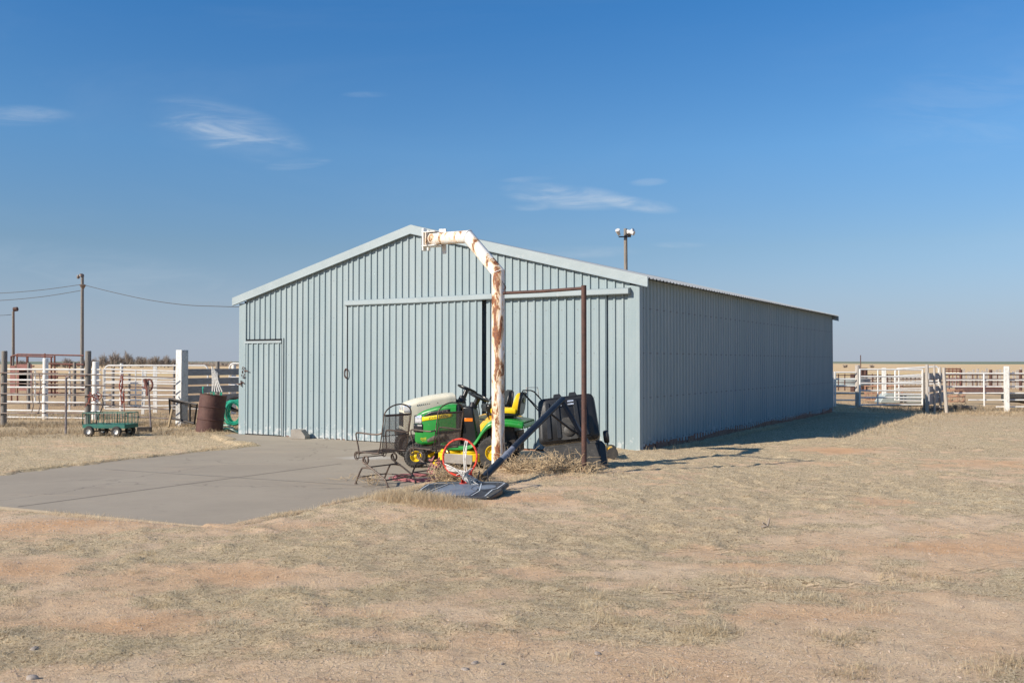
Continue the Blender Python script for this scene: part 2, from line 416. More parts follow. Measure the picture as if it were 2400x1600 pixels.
def height(x, y, fine=True):
    lx, ly = lxly(x, y)
    e = sstep(-4.6, -.8, lx)                 # west low, east high
    e = np.where(ly > 0, sstep(-8, -1.0, lx), e)
    h = -.125*(1-e)
    rise = sstep(.45, 2.3, lx)*sstep(-9, -2.5, ly)*(1-sstep(9, 14, ly)); h = h + .03*rise - .17*sstep(15.2, 18.5, ly)*sstep(-2, 1, lx) - .05*np.exp(-((lx-.25)/.3)**2)*sstep(.2, 1, ly)*sstep(16, 15, ly)
    h = h + 5.5*sstep(1300, 4200, y)
    near = np.exp(-((x-.7)**2/3.2+(y-12.9)**2/2.6)); h = h + .075*near
    h = h + .05*np.exp(-((x+.5)**2/2.5+(y-10.3)**2/.8))
    r = np.hypot(x, y); k = np.clip(60/np.maximum(r, 60), 0, 1)
    h = h + (fbm(x, y, .22, 3, 5)-.5)*.14*k*sstep(2, 7, np.abs(lx+4)+np.maximum(0, 8-ly)*.6+.01)*.6
    # wheel ruts curving across the foreground right
    for off in (0, 1.45):
        yy = 7.0+off+.42*(x-3.2)+.05*(x-3.2)**2
        h = h - .03*np.exp(-((y-yy)/.22)**2)*sstep(.5, 2.5, x)*k
    if fine:
        g = grass(x, y); kk = np.clip(14/np.maximum(r, 14), 0, 1)
        b = fbm(x, y, 2.6, 4, 21, .6)
        tf = fbm(x*.8+y*.3, y*1.1, 5.2, 3, 61, .6); h = h + (b-.5)*.045*kk*(.35+.9*g)+sstep(.5, .75, tf)*.022*kk*(.25+g)+(fbm(x, y, 9, 3, 31)-.5)*.03*kk
    d = signed_pad(x, y)
    h = np.where(d > -.6, h*(1-sstep(-.6, .0, d))+np.minimum(h, PADZ-.025)*sstep(-.6, .0, d), h)
    en = fbm(x, y, 1.4, 4, 71, .6)
    over = PADZ+.03-.06*sstep(-.05+.9*(en-.42), .10+.9*(en-.42), d)
    h = np.where((d > -.35) & (d < .45) & ~((y < 13) & (x < -3.2)) & (ly < -.7), np.maximum(h, np.where(d > -.12, over, h)), h)
    h = np.where(d > .45, PADZ-.07, h)
    h = np.where((d < 0) & (d > -.5) & (lx > -6.5) & (ly < -3) & (x > -2.2), h+.045*sstep(-.5, -.25, d)*sstep(0, -.12, d), h)
    # keep soil just clear of the barn foot
    return h
def blob(x, y, px, py, rx, ry, z=0.0):
    c = gp(px, py, z); d = c.y
    a = rx*d/F; b = ry*d*d/(HC*F)
    return np.exp(-(((x-c.x)/a)**2+((y-c.y)/b)**2))
BARE = [(150,1215,330,26,1.2),(560,1350,240,22,.9),(60,1330,150,20,.5),(1010,1440,200,30,.5),(1900,1560,700,55,.95),(2300,1480,300,45,.7),(1300,1600,500,50,.6),
        (2250,1290,280,20,1.3),(1960,1060,75,7,1.0),(2150,1420,230,30,.6),(1830,1340,200,14,.5),(1900,1440,260,16,.5),(2150,1180,200,14,.4),(420,1600,380,40,.35),(1950,1220,150,12,.35),(2330,1090,160,12,.5),(250,1450,160,22,.6),(860,1500,160,20,.45),(1260,1175,90,10,.6),(1500,1350,160,14,.4)]
LUSH = [(2330,1190,170,38,1.0),(2120,1270,90,12,.9),(2280,1345,150,26,.8),(2050,1370,170,14,.7),(650,1300,420,60,.6),(1100,1260,320,50,.6),(1670,1495,90,14,.9),(1900,1415,80,10,.6),(1980,1505,50,9,.8),(150,1530,250,45,.55),(1850,1160,300,50,.5),(600,1430,320,40,.5),(700,1540,280,35,.4),(2400,1560,120,40,.7)]
def grass(x, y):
    n = fbm(x, y, .55, 5, 3, .6); n2 = fbm(x*1.0+3, y*2.1, 1.3, 4, 9, .6)
    n3 = fbm(x+11, y*1.3, 4.2, 3, 13, .6); g = .36+.8*(n-.42)+.9*(n2-.45)+1.1*(n3-.48)
    r = np.hypot(x, y)
    for b in BARE: g = g - b[4]*blob(x, y, *b[:4])*1.0
    for b in LUSH: g = g + b[4]*blob(x, y, *b[:4])*.55
    g = g + .28*sstep(9, 16, y)
    for off in (0, 1.45):
        yy = 7.0+off+.42*(x-3.2)+.05*(x-3.2)**2
        g = g - .5*np.exp(-((y-yy)/.3)**2)*sstep(.5, 2.5, x)*sstep(30, 12, x)
    return np.clip(g, 0, 1)
def zat(x, y): return float(height(np.array([x*1.0]), np.array([y*1.0]))[0])

# ---------------------------------------------------------------- ground sheet
def axis(lo, hi, step, far_lo, far_hi, g=1.09):
    a = list(np.arange(lo, hi, step)); s = step; p = a[-1]
    while p < far_hi: s *= g; p += s; a.append(p)
    s = step; p = a[0]; b = []
    while p > far_lo: s *= g; p -= s; b.append(p)
    return np.array(b[::-1]+a)
gx = axis(-9.5, 11, .055, -7000, 7000); gy = axis(4.0, 21.5, .055, -400, 9000)
X, Y = np.meshgrid(gx, gy); x = X.ravel(); y = Y.ravel(); z = height(x, y)
def mesh_from_arrays(name, co, quads, mat):
    me = bpy.data.meshes.new(name); n = len(co); m = len(quads); k = quads.shape[1]
    me.vertices.add(n); me.vertices.foreach_set('co', co.astype(np.float32).ravel())
    me.loops.add(m*k); me.loops.foreach_set('vertex_index', quads.astype(np.int32).ravel())
    me.polygons.add(m); me.polygons.foreach_set('loop_start', np.arange(0, m*k, k, dtype=np.int32))
    me.update(calc_edges=True); me.materials.append(mat)
    return me
ny, nx_ = X.shape
i = np.arange((ny-1)*(nx_-1)); r_ = i//(nx_-1); c_ = i % (nx_-1); b0 = r_*nx_+c_
quads = np.stack([b0, b0+1, b0+nx_+1, b0+nx_], 1)
def ground_mat():
    m, t, b, _ = base_mat('dry_ground')
    ge = t.n.new('ShaderNodeNewGeometry'); P = ge.outputs['Position']
    at_ = t.n.new('ShaderNodeAttribute'); at_.attribute_name = 'grass'; g = at_.outputs['Fac']
    sp = t.n.new('ShaderNodeSeparateXYZ'); t.l.new(P, sp.inputs[0]); px, py, pz = sp.outputs
    Pf = t.mapping(P, (1, 1, 0))
    d1 = t.noise(Pf, .8, 6, .6); d2 = t.noise(Pf, 9, 6, .65); d3 = t.noise(Pf, 55, 4, .7)
    dirt = t.mix(t.ramp(d1, .3, .7), (.66, .45, .28), (.70, .54, .37))
    dirt = t.mix(t.math('MULTIPLY', t.ramp(d2, .5, .75), .4), dirt, (.54, .34, .215))
    dirt = t.mix(t.math('MULTIPLY', t.ramp(d3, .55, .7), .5), dirt, (.72, .57, .42))
    dirt = t.mix(t.math('MULTIPLY', t.ramp(t.noise(Pf, 80, 2, .6), .62, .7), .9), dirt, (.24, .15, .095))  # fine dark specks imitate small shadowed gaps in the ground
    cl_a = t.n.new('ShaderNodeAttribute'); cl_a.attribute_name = 'clay'
    dirt = t.mix(t.math('MULTIPLY', cl_a.outputs['Fac'], .6), dirt, (.62, .345, .175))
    s1 = t.noise(t.mapping(Pf, (1, 2.2, 1)), 5, 7, .72, .8); s2 = t.noise(Pf, 38, 5, .75, 1.5)
    straw = t.mix(t.ramp(s1, .35, .65), (.66, .53, .345), (.54, .43, .285))
    straw = t.mix(t.math('MULTIPLY', t.ramp(s2, .5, .60), .95), straw, (.20, .135, .08))  # dark flecks paint in the shadowed pits between stems
    gr = t.noise(Pf, .7, 5, .6)
    straw = t.mix(t.math('MULTIPLY', t.ramp(gr, .56, .72), .22), straw, (.44, .41, .23))
    gm = t.ramp(t.math('ADD', g, t.math('MULTIPLY', t.math('SUBTRACT', s2, .5), .9)), .25, .6)
    near = t.mix(gm, dirt, straw)
    # farther pasture
    f1 = t.noise(t.mapping(Pf, (1, .45, 1)), .12, 6, .65, .4); f2 = t.noise(t.mapping(Pf, (1, .3, 1)), 1.6, 6, .7)
    far = t.mix(t.ramp(f1, .3, .7), (.50, .33, .19), (.58, .44, .26))
    far = t.mix(t.math('MULTIPLY', t.ramp(f2, .45, .7), .6), far, (.33, .21, .13))
    fk = t.ramp(py, 21, 34)
    col = t.mix(fk, near, far)
    # distant fields in strips
    strip = t.noise(t.mapping(Pf, (.05, 1, 1)), .012, 3, .5)
    fld = t.mix(t.ramp(strip, .4, .6), (.66, .47, .30), (.66, .49, .25))
    col = t.mix(t.ramp(py, 70, 130), col, fld)
    wheat = t.math('MULTIPLY', t.ramp(py, 800, 950), t.ramp(t.noise(t.mapping(Pf, (1, .1, 1)), .0016, 2, .5), .36, .46))
    col = t.mix(wheat, col, (.17, .215, .16))
    t.l.new(col, b.inputs['Base Color']); b.inputs['Roughness'].default_value = .95; b.inputs['Specular IOR Level'].default_value = .1
    hh = t.math('ADD', t.math('MULTIPLY', s2, .7), t.math('MULTIPLY', s1, 1.0))
    xx = t.math('SUBTRACT', px, 3.2); tv = t.math('SUBTRACT', py, t.math('ADD', t.math('ADD', 7.0, t.math('MULTIPLY', xx, .42)), t.math('MULTIPLY', t.math('MULTIPLY', xx, xx), .05)))
    tb = t.math('MAXIMUM', t.ramp(t.math('ABSOLUTE', tv), .17, .10), t.ramp(t.math('ABSOLUTE', t.math('SUBTRACT', tv, 1.45)), .17, .10))
    ridge = t.math('MULTIPLY', t.math('MULTIPLY', t.math('SINE', t.math('MULTIPLY', tv, 105)), tb), t.math('MULTIPLY', t.math('SUBTRACT', 1, gm), t.ramp(px, .3, 1.5)))
    n1 = t.bump(ridge, .0035, 1.0, t.bump(hh, .022, 1.0)); n2 = t.bump(t.noise(Pf, 75, 4, .7), .006, .8, n1)
    t.l.new(n2, b.inputs['Normal'])
    return m
gme = mesh_from_arrays('ground', np.stack([x, y, z], 1), quads, ground_mat())
gme.polygons.foreach_set('use_smooth', [True]*len(gme.polygons))
ga = gme.attributes.new('grass', 'FLOAT', 'POINT'); ga.data.foreach_set('value', grass(x, y).astype(np.float32))
clay = np.zeros_like(x)
for b_ in ((2250,1292,300,16,1.0),(1960,1062,80,8,1.2),(150,1222,300,24,1.0),(560,1345,230,20,.9),(60,1330,200,26,.7),(2330,1090,160,12,.7),(2150,1185,220,14,.7),(1990,1385,260,16,.7),(1750,1330,120,8,.6),(1900,1450,240,14,.7),(250,1470,220,26,.8),(1260,1180,110,9,.9),(1060,1235,160,8,.6),(2350,1390,120,20,.7),(1150,1320,200,10,.5)): clay += b_[4]*blob(x, y, *b_[:4])
clay = np.clip(clay*(.5+1.0*fbm(x, y, 1.6, 4, 88, .6)), 0, 1)
ca = gme.attributes.new('clay', 'FLOAT', 'POINT'); ca.data.foreach_set('value', clay.astype(np.float32))
go = bpy.data.objects.new('ground', gme); COL.objects.link(go); go['kind'] = 'structure'

# ---------------------------------------------------------------- grass blades (uncountable)
def blade_mat(name, green=.0):
    m, t, b, _ = base_mat(name)
    a = t.n.new('ShaderNodeAttribute'); a.attribute_name = 'tint'
    c = t.n.new('ShaderNodeValToRGB'); t.l.new(a.outputs['Fac'], c.inputs[0])
    e = c.color_ramp.elements; e[0].position = 0; e[0].color = (.11, .075, .05, 1); e[1].position = 1; e[1].color = (.82, .74, .56, 1)  # darkest tint colours some blades like the shaded gaps in the mat
    for p, q in ((.28, (.50, .385, .25, 1)), (.55, (.71, .57, .375, 1)), (.8, (.81, .69, .49, 1))):
        k = e.new(p); k.color = q
    g = t.n.new('ShaderNodeAttribute'); g.attribute_name = 'green'
    col = t.mix(g.outputs['Fac'], c.outputs[0], (.46, .44, .23))
    t.l.new(col, b.inputs['Base Color']); b.inputs['Roughness'].default_value = .75; b.inputs['Specular IOR Level'].default_value = .2
    tr = t.n.new('ShaderNodeBsdfTranslucent'); t.l.new(col, tr.inputs[0]); mx = t.n.new('ShaderNodeMixShader'); mx.inputs[0].default_value = .5
    t.l.new(b.outputs[0], mx.inputs[1]); t.l.new(tr.outputs[0], mx.inputs[2]); t.l.new(mx.outputs[0], t.n['Material Output'].inputs['Surface'])
    return m
BM = blade_mat('dry_grass_blades')
def blades(name, bx, by, L, W, lean, tint, green, label, zoff=0, zfun=None):
    n = len(bx); bz = (height(bx, by) if zfun is None else zfun(bx, by))-.004+zoff
    a = rng.uniform(0, 2*np.pi, n); w = W*.5
    sx, sy = np.cos(a)*w, np.sin(a)*w
    la = rng.uniform(0, 2*np.pi, n); hx = np.cos(la)*np.sin(lean); hy = np.sin(la)*np.sin(lean); hz = np.cos(lean)
    p0 = np.stack([bx-sx, by-sy, bz], 1); p1 = np.stack([bx+sx, by+sy, bz], 1)
    mx = bx+hx*L*.55; my = by+hy*L*.55; mz = bz+hz*L*.62
    p2 = np.stack([mx+sx*.8, my+sy*.8, mz], 1); p3 = np.stack([mx-sx*.8, my-sy*.8, mz], 1)
    p4 = np.stack([bx+hx*L*1.15, by+hy*L*1.15, bz+hz*L*.92], 1)
    co = np.stack([p0, p1, p2, p3, p4], 1).reshape(-1, 3)
    b = np.arange(n)*5
    # quad + triangle, as two polygon sizes
    me = bpy.data.meshes.new(name); me.vertices.add(5*n); me.vertices.foreach_set('co', co.astype(np.float32).ravel())
    loops = np.stack([b, b+1, b+2, b+3, b+3, b+2, b+4], 1).ravel()
    me.loops.add(7*n); me.loops.foreach_set('vertex_index', loops.astype(np.int32))
    st = np.stack([np.arange(n)*7, np.arange(n)*7+4], 1).ravel()
    me.polygons.add(2*n); me.polygons.foreach_set('loop_start', st.astype(np.int32))
    me.update(calc_edges=True); me.materials.append(BM)
    for an, arr in (('tint', tint), ('green', green)):
        q = me.attributes.new(an, 'FLOAT', 'POINT'); q.data.foreach_set('value', np.repeat(arr, 5).astype(np.float32))
    o = bpy.data.objects.new(name, me); COL.objects.link(o); o['kind'] = 'stuff'; o['label'] = label; o['category'] = 'grass'
    return o
def scatter(n, r0, r1, a0=-38, a1=38, near_bias=0.0):
    u = rng.uniform(0, 1, n); r = r0*(r1/r0)**u; a = np.radians(rng.uniform(a0, a1, n))
    return np.sin(a)*r, np.cos(a)*r, r
def outside(bx, by, m=0.02):
    lx, ly = lxly(bx, by)
    return ((signed_pad(bx, by) < -m) | (height(bx, by, False) > PADZ+.004)) & ~((lx < .05) & (lx > -BW-.05) & (ly > -.03) & (ly < BL+.05))
bx, by, r = scatter(1150000, 4.0, 42)
g = grass(bx, by); cl = fbm(bx, by, 7, 3, 41, .6)
keep = outside(bx, by) & (rng.uniform(0, 1, len(bx)) < np.clip(.035+g*1.25*sstep(.32, .62, cl+g*.25), 0, 1))
bx, by, r, g, cl = bx[keep], by[keep], r[keep], g[keep], cl[keep]
n = len(bx); big = fbm(bx, by, .6, 3, 77)
L = rng.uniform(.012, .034, n)*(.6+.7*g)*(.7+.8*cl); W = np.maximum(.0018, r*.00036)*rng.uniform(.7, 1.4, n)
lean = rng.uniform(.95, 1.5, n)
tint = np.clip(rng.normal(.60, .42, n)+.9*(big-.5)+.1*(g-.5)+sum(.45*blob(bx, by, *q_) for q_ in ((2330,1190,190,42), (2120,1272,100,12), (2285,1345,150,20), (1670,1495,90,14), (650,1440,300,40), (300,1050,300,16))), 0, 1)
gm_ = fbm(bx, by, .5, 3, 55); green = np.clip((gm_-.55)*2.2, 0, .45)*rng.uniform(0, 1, n)
blades('dry_grass', bx, by, L, W, lean, tint, green, 'short dry straw coloured grass matted over the reddish dirt')
# grit on the bare soil
bx, by, r = scatter(60000, 4.0, 13); k = outside(bx, by) & (rng.uniform(0, 1, len(bx)) > grass(bx, by)*1.3); bx, by, r = bx[k], by[k], r[k]; n = len(bx)
s_ = rng.uniform(.0022, .0065, n)*np.maximum(1, r/7); bz = height(bx, by); th = rng.uniform(0, 6.28, n)
vs_l = []
for (a_, zz) in ((0, 0), (2.1, 0), (4.2, 0)): vs_l.append(np.stack([bx+np.cos(th+a_)*s_*1.3, by+np.sin(th+a_)*s_, bz-.002], 1))
vs_l.append(np.stack([bx, by, bz+s_*.9], 1)); co = np.stack(vs_l, 1).reshape(-1, 3); b4 = np.arange(n)*4
tri = np.stack([b4, b4+1, b4+3, b4+1, b4+2, b4+3, b4+2, b4, b4+3], 1).reshape(-1, 3)
mt['grit'] = M_('soil_grit', (.66, .52, .40), (.26, .19, .15), 30, .9)
gme2 = mesh_from_arrays('soil_grit', co, tri, mt['grit']); o = bpy.data.objects.new('soil_grit', gme2); COL.objects.link(o); o['kind'] = 'stuff'; o['label'] = 'fine gravel and soil crumbs scattered over the bare dirt'; o['category'] = 'gravel'
# taller grass: pad edge, pole foot, fences, wall foot
def patch(n, cx, cy, sx, sy, rot=0):
    a = rng.normal(0, sx, n); b = rng.normal(0, sy, n); c, s = math.cos(rot), math.sin(rot)
    return cx+a*c-b*s, cy+a*s+b*c
parts = []
def addp(n, p, q, w, lmin, lmax, t0=.55, g0=0):
    p = Vector(p[:2]); q = Vector(q[:2]); u = rng.uniform(0, 1, n)
    x_ = p.x+(q.x-p.x)*u+rng.normal(0, w, n); y_ = p.y+(q.y-p.y)*u+rng.normal(0, w, n)
    m_ = fbm(x_, y_, 2.2, 3, 91) > rng.uniform(.3, .62, n)
    parts.append((x_[m_], y_[m_], rng.uniform(lmin, lmax, n)[m_], np.full(m_.sum(), t0), np.full(m_.sum(), g0)))
e0 = Vector(padside(860, 1180)); e1 = Vector(padside(975, 1153))
addp(4500, e0+Vector((.12, -.05)), e1+Vector((.2, -.15)), .12, .03, .11, .62)
addp(6500, (-1.45, 10.75), (-.75, 10.2), .13, .05, .16, .5)
addp(3500, (-.9, 10.1), (-.4, 9.95), .10, .03, .08, .5)
addp(2500, (-.5, 12.2), (1.1, 12.6), .25, .04, .11, .6)
addp(1500, (-.6, 13.2), (.9, 13.9), .25, .04, .12, .6)
addp(2500, padside(545, 1238), padside(870, 1172), .06, .03, .08, .6)
addp(3500, padside(0, 1110), padside(600, 1043), .07, .03, .08, .62)
addp(1500, padside(100, 1198), padside(520, 1243), .05, .03, .07, .6)
addp(5000, C0+U*.25+S*.2, C0+U*.35+S*8, .12, .04, .12, .55)
addp(3500, C0+U*2.6+S*4, C0+U*3.0+S*15, .35, .05, .14, .55)
addp(13000, (-13.5, 22.2), (-7.2, 22.2), .7, .04, .16, .3)
addp(13000, (-16.5, 25), (-7.4, 25), .5, .06, .2, .3)
addp(6000, (-17, 28), (-8, 28), .6, .08, .28, .4)
addp(9000, (10.8, 32), (22, 31.5), .9, .05, .16, .45)
addp(6000, (13, 34), (24, 34), 1.0, .08, .3, .36)
addp(9000, (-14, 18), (-7.5, 18.5), 1.1, .03, .09, .66, .12)
for k_ in range(46):
    px_, py_ = [(1670,1495),(1640,1488),(1905,1408),(1985,1505),(2040,1435),(1840,1380),(2380,1560),(2320,1580),(1990,1590),(1440,1470),(2200,1360),(2130,1345)][k_] if k_ < 12 else (random.uniform(0, 2400), random.uniform(1260, 1590))
    c_ = gp(px_, py_); m_ = 260 if k_ < 12 else 120; x_, y_ = patch(m_, c_.x, c_.y, .10 if k_ < 12 else .06, .06 if k_ < 12 else .045)
    parts.append((x_, y_, rng.uniform(.02, .07, m_), np.full(m_, random.uniform(.4, .8)), np.full(m_, .15)))
bx, by, L, tint, green = [np.concatenate([p[k] for p in parts]) for k in range(5)]
k = outside(bx, by, -.03); bx, by, L, tint, green = bx[k], by[k], L[k], tint[k], green[k]; n = len(bx); r = np.hypot(bx, by)
zf = lambda a, b: np.maximum(height(a, b), np.where(signed_pad(a, b) > -.05, PADZ-.005, -9))
blades('tall_dry_grass', bx, by, L, np.maximum(.0025, r*.00026)*rng.uniform(.7, 1.3, n), rng.uniform(.15, 1.25, n), np.clip(tint+rng.normal(0, .2, n), 0, 1), green*rng.uniform(0, 1, n),
       'taller dry grass along the concrete edge and the fence lines', zfun=zf)
# loose straw lying flat on the soil
bx, by, r = scatter(26000, 4.2, 16); k = outside(bx, by); bx, by, r = bx[k], by[k], r[k]; n = len(bx)
blades('loose_straw', bx, by, rng.uniform(.05, .14, n), np.maximum(.003, r*.0004), rng.uniform(1.44, 1.53, n), np.clip(rng.normal(.72, .2, n), 0, 1), np.zeros(n), 'loose pale straw stems lying flat on the soil', zoff=.012)

# ---------------------------------------------------------------- concrete pad
pb = MB(); pb.prism(PAD, PADZ-.12, PADZ)
pado = pb.build('concrete_pad', mt['concrete']); pado['kind'] = 'structure'
def joint(p, q, w, mat, name):
    a = gp(*p, PADZ); b_ = gp(*q, PADZ); j = MB(); a.z = b_.z = PADZ+.004-.02
    pts = [a.lerp(b_, k/24)+Vector((random.uniform(-.006, .006), random.uniform(-.006, .006), 0)) for k in range(25)]
    d = (b_-a).normalized(); n_ = Vector((-d.y, d.x, 0))*w/2
    rows = [[(q_-n_+Vector((0,0,.02))), (q_+n_+Vector((0,0,.02)))] for q_ in pts]
    j.grid(rows); o = j.build(name, mat); o['kind'] = 'structure'; return o
mt['joint'] = M_('joint_filler', (.12, .10, .09), (.17, .145, .125), 9, .9)
mt['joint2'] = M_('pale_joint', (.30, .26, .225), (.40, .36, .31), 9, .9)
joint((42, 1187), (800, 1086), .018, mt['joint'], 'pad_joint')
joint((245, 1099), (905, 1141), .02, mt['joint2'], 'pad_joint_pale')
# ================================================================ BARN
barn = empty('barn', C0, math.atan2(U.y, U.x), 'long blue grey metal barn with ribbed steel walls and a low gable roof', 'barn')
def zroof(x): return 3.11+(.2-x)*.252 if x > -BW/2 else 3.11+(.2+BW+x)*.252
P_ = .17; RH = .026
def breaks(a, b, off=0.0):
    out = [(a, 0)]; k = math.floor((a-off)/P_)-1
    while off+k*P_ < b:
        s = off+k*P_
        for d, h in ((0, 0), (.018, 1), (.052, 1), (.060, 0)):
            if a+.004 < s+d < b-.004: out.append((s+d, h))
        k += 1
    out.append((b, 0)); return out
def ribbed(mb, a, b, zb, zt, place, depth=RH, off=0.0, ridge=None):
    """a..b along the wall; place(s, out, z) -> local point"""
    br = breaks(a, b, off)
    if ridge is not None and a < ridge < b:
        hs = [h for s, h in br if s < ridge][-1]; br = sorted(br+[(ridge, hs)])
    rows = [[place(s, h*depth, zb(s)), place(s, h*depth, zt(s))] for s, h in br]
    mb.grid(rows); return mb
front = lambda s, o, z, y0=0.0: (s, y0-o, z)
zbot = lambda s: -.115+.105*min(1, max(0, (s+1.4)/1.4)) if s > -1.4 else -.115
# gable wall, in fields round the openings
w = MB(); d0, d1, dt = -10.06, -8.86, 2.11
ribbed(w, -BW+.17, d0, zbot, lambda s: 2.145, front)
ribbed(w, -BW+.17, d1+.02, lambda s: 2.145, lambda s: zroof(s)-.06, front, off=.04)
ribbed(w, d1+.02, -6.80, zbot, lambda s: zroof(s)-.06, front, off=.04)
ribbed(w, -6.80, -.17, lambda s: 2.90, lambda s: zroof(s)-.06, front, ridge=-BW/2)
w.add([(-6.8, .12, -.1), (-.17, .12, -.1), (-.17, .12, 2.9), (-6.8, .12, 2.9)], [(0, 1, 2, 3)])
w.build('gable_wall', mt['barn'], barn)
fw = MB(); ribbed(fw, -.62, -.17, zbot, lambda s: 2.9, front); fw.build('corner_panel', mt['barn'], barn)
sw = MB(); br = breaks(.10, BL-.02)
sw.grid([[(h*RH-.001, s, .055+.03*math.sin(s*1.7)), (h*RH-.001, s, 3.135)] for s, h in br])
sw.build('side_wall', mt['barn'], barn)
lw = MB(); lw.grid([[(-BW-h*RH, s, -.12), (-BW-h*RH, s, 3.06)] for s, h in br]); lw.build('side_wall', mt['barn'], barn)
bw = MB(); ribbed(bw, -BW, 0, lambda s: -.1, lambda s: zroof(s)-.06, lambda s, o, z: (s, BL+o, z), ridge=-BW/2); bw.build('gable_wall', mt['barn'], barn)
# sliding doors
dl = MB(); ribbed(dl, -6.83, -3.33, lambda s: -.085, lambda s: 2.86, lambda s, o, z: (s, -.085-o, z), off=.07)
for xx in (-6.83, -3.33): dl.box(xx-.004, xx+.004, -.085, .0, -.085, 2.86) if False else None
dlo = dl.build('sliding_door', mt['barn'], barn)
ed = MB()
ed.box(-6.875, -6.835, -.108, -.0, -.09, 2.86); ed.build('door_edge', mt['trim'], dlo)
hd = MB(); c_ = Vector((-6.84, -.125, 1.36))
hd.tube([c_+Vector((.045*math.cos(a), 0, .10*math.sin(a))) for a in np.linspace(0, 2*math.pi, 17)[:-1]], .012, 6, closed=True)
hd.build('door_pull', mt['rustdark'], dlo, smooth=True)
gp_ = MB(); gp_.box(-6.834, -6.822, -.095, -.01, -.10, 2.86); gp_.build('door_gap', mt['dark'], dlo)
dr = MB(); ribbed(dr, -3.26, -.62, lambda s: -.06, lambda s: 2.86, lambda s, o, z: (s, -.03-o, z), off=.02)
dr.build('sliding_door', mt['barn'], barn)
gd = MB(); gd.box(-3.325, -3.272, .05, .06, -.09, 2.86); gd.build('dark_opening', mt['dark'], barn)
# header track cover
hdr = MB(); hp = [(-.015, 2.965), (-.13, 2.945), (-.15, 2.93), (-.15, 2.85), (-.135, 2.835), (-.015, 2.86)]
hdr.loft([[(-6.87, y_, z_-.0) for y_, z_ in hp], [(-4.9, y_, z_-.006) for y_, z_ in hp], [(-3.2, y_, z_+.006) for y_, z_ in hp], [(-.14, y_, z_) for y_, z_ in hp]])
hdo = hdr.build('track_cover', mt['trim'], barn)
# walk-in door
wd = MB(); ribbed(wd, d0+.012, d1-.012, lambda s: -.075, lambda s: 2.085, lambda s, o, z: (s, -.022-o, z), off=.02)
wdo = wd.build('door', mt['barn'], barn)
tr = MB(); tr.box(d0, d1, -.058, -.02, 2.05, 2.10); tr.build('door_head', mt['trim'], wdo)
tr = MB(); tr.box(d0-.006, d0+.010, -.03, .02, -.09, 2.12); tr.box(d1-.010, d1+.012, -.03, .02, -.09, 2.12); tr.box(d0, d1, -.03, .02, 2.102, 2.13); tr.box(d0, d1, -.03, .02, -.10, -.078); tr.build('door_gap', mt['dark'], wdo, split=True)
tr = MB(); tr.box(d1+.014, d1+.042, -.036, .0, -.09, 2.16); tr.build('door_jamb', mt['trim'], wdo)
ch = MB(); c_ = Vector((d0-.02, -.06, 1.36))
for k in range(9):
    a = k/9*2*math.pi; ch.tube([c_+Vector((.05*math.cos(a+q), .012*math.sin(3*a), .13*math.sin(a+q))) for q in (0, .25, .5)], .011, 5)
ch.tube([c_+Vector((.03, 0, .05)), c_+Vector((.17, -.01, .03))], .012, 6)
ch.build('latch_chain', mt['rustdark'], wdo)
ch = MB(); c_ = Vector((-BW+.05, -.05, 1.10)); ch.tube([c_+Vector((-.09, 0, -.02)), c_, c_+Vector((.06, 0, .03)), c_+Vector((.12, 0, 0))], .014, 6); ch.tube([c_+Vector((.02, -.01, .07)), c_+Vector((.03, -.01, -.07))], .014, 6)
ch.build('latch_hook', mt['rustdark'], barn)
# corner trims
ct = MB(); ct.box(-.20, .034, -.034, -.006, -.02, 3.0); ct.box(.006, .034, -.006, .12, .0, 3.0); ct.build('corner_trim', mt['barn'], barn, bevel=.004)
ct = MB(); ct.box(-BW-.034, -BW+.19, -.034, -.002, -.10, 3.0); ct.build('corner_trim', mt['barn'], barn, bevel=.004)
ct = MB(); ct.box(.0, .034, BL-.03, BL+.035, .02, 3.0); ct.build('corner_trim', mt['trim'], barn)
# roof sheets, solid, ribs running down the slope
for sgn in (1, -1):
    x0 = .2 if sgn > 0 else -BW-.2; rows = []
    for s, h in breaks(-.05, BL+.05):
        rows.append([(x0, s, zroof(x0)+h*.022), (-BW/2, s, zroof(-BW/2)+h*.022)])
    rf = MB(); rf.grid(rows); rf.build('roof', mt['galv'], barn, solid=.008)
rd = MB(); rx = -BW/2; rz_ = zroof(rx)
rd.loft([[(rx-.28, y_, rz_-.045), (rx, y_, rz_+.035), (rx+.28, y_, rz_-.045), (rx+.28, y_, rz_-.055), (rx, y_, rz_+.025), (rx-.28, y_, rz_-.055)] for y_ in (-.07, BL+.07)])
rd.build('ridge_cap', mt['trim'], barn)
# rake boards with a small return lip
for y0, y1, nm in ((-.095, -.055, 'rake_trim'), (BL+.055, BL+.095, 'rake_trim')):
    for a, b in ((.215, rx), (rx, -BW-.215)):
        rk = MB(); za, zb_ = zroof(min(.2, a))+.03, zroof(b if b > -BW-.2 else -BW-.2)+.03
        xa, xb = a, b; H_ = .165; te = .02
        ring = lambda x_, z_: [(x_, y0, z_), (x_, y0, z_-H_), (x_, y0-.012, z_-H_-.012), (x_, y0-.012, z_-H_-.022), (x_, y1, z_-H_-.022), (x_, y1, z_)]
        rk.loft([ring(xa, za), ring(xb, zb_)]); rk.build(nm, mt['trim'], barn)
# low masonry footing showing below the sheets
ft = MB(); ft.box(-BW-.02, .0, .0, .3, -.35, -.07); ft.build('footing', mt['brick'], barn, bevel=.01)
ft = MB(); n = 46
for k in range(n):
    ya = .05+k*(BL-.1)/n; ft.box(-.02, .006+random.uniform(0, .02), ya, ya+(BL-.1)/n-.012, -.3, .06+random.uniform(-.02, .07))
ft.box(-.1, .002, .04, BL, -.3, .10); ft.build('footing', mt['brick'], barn)

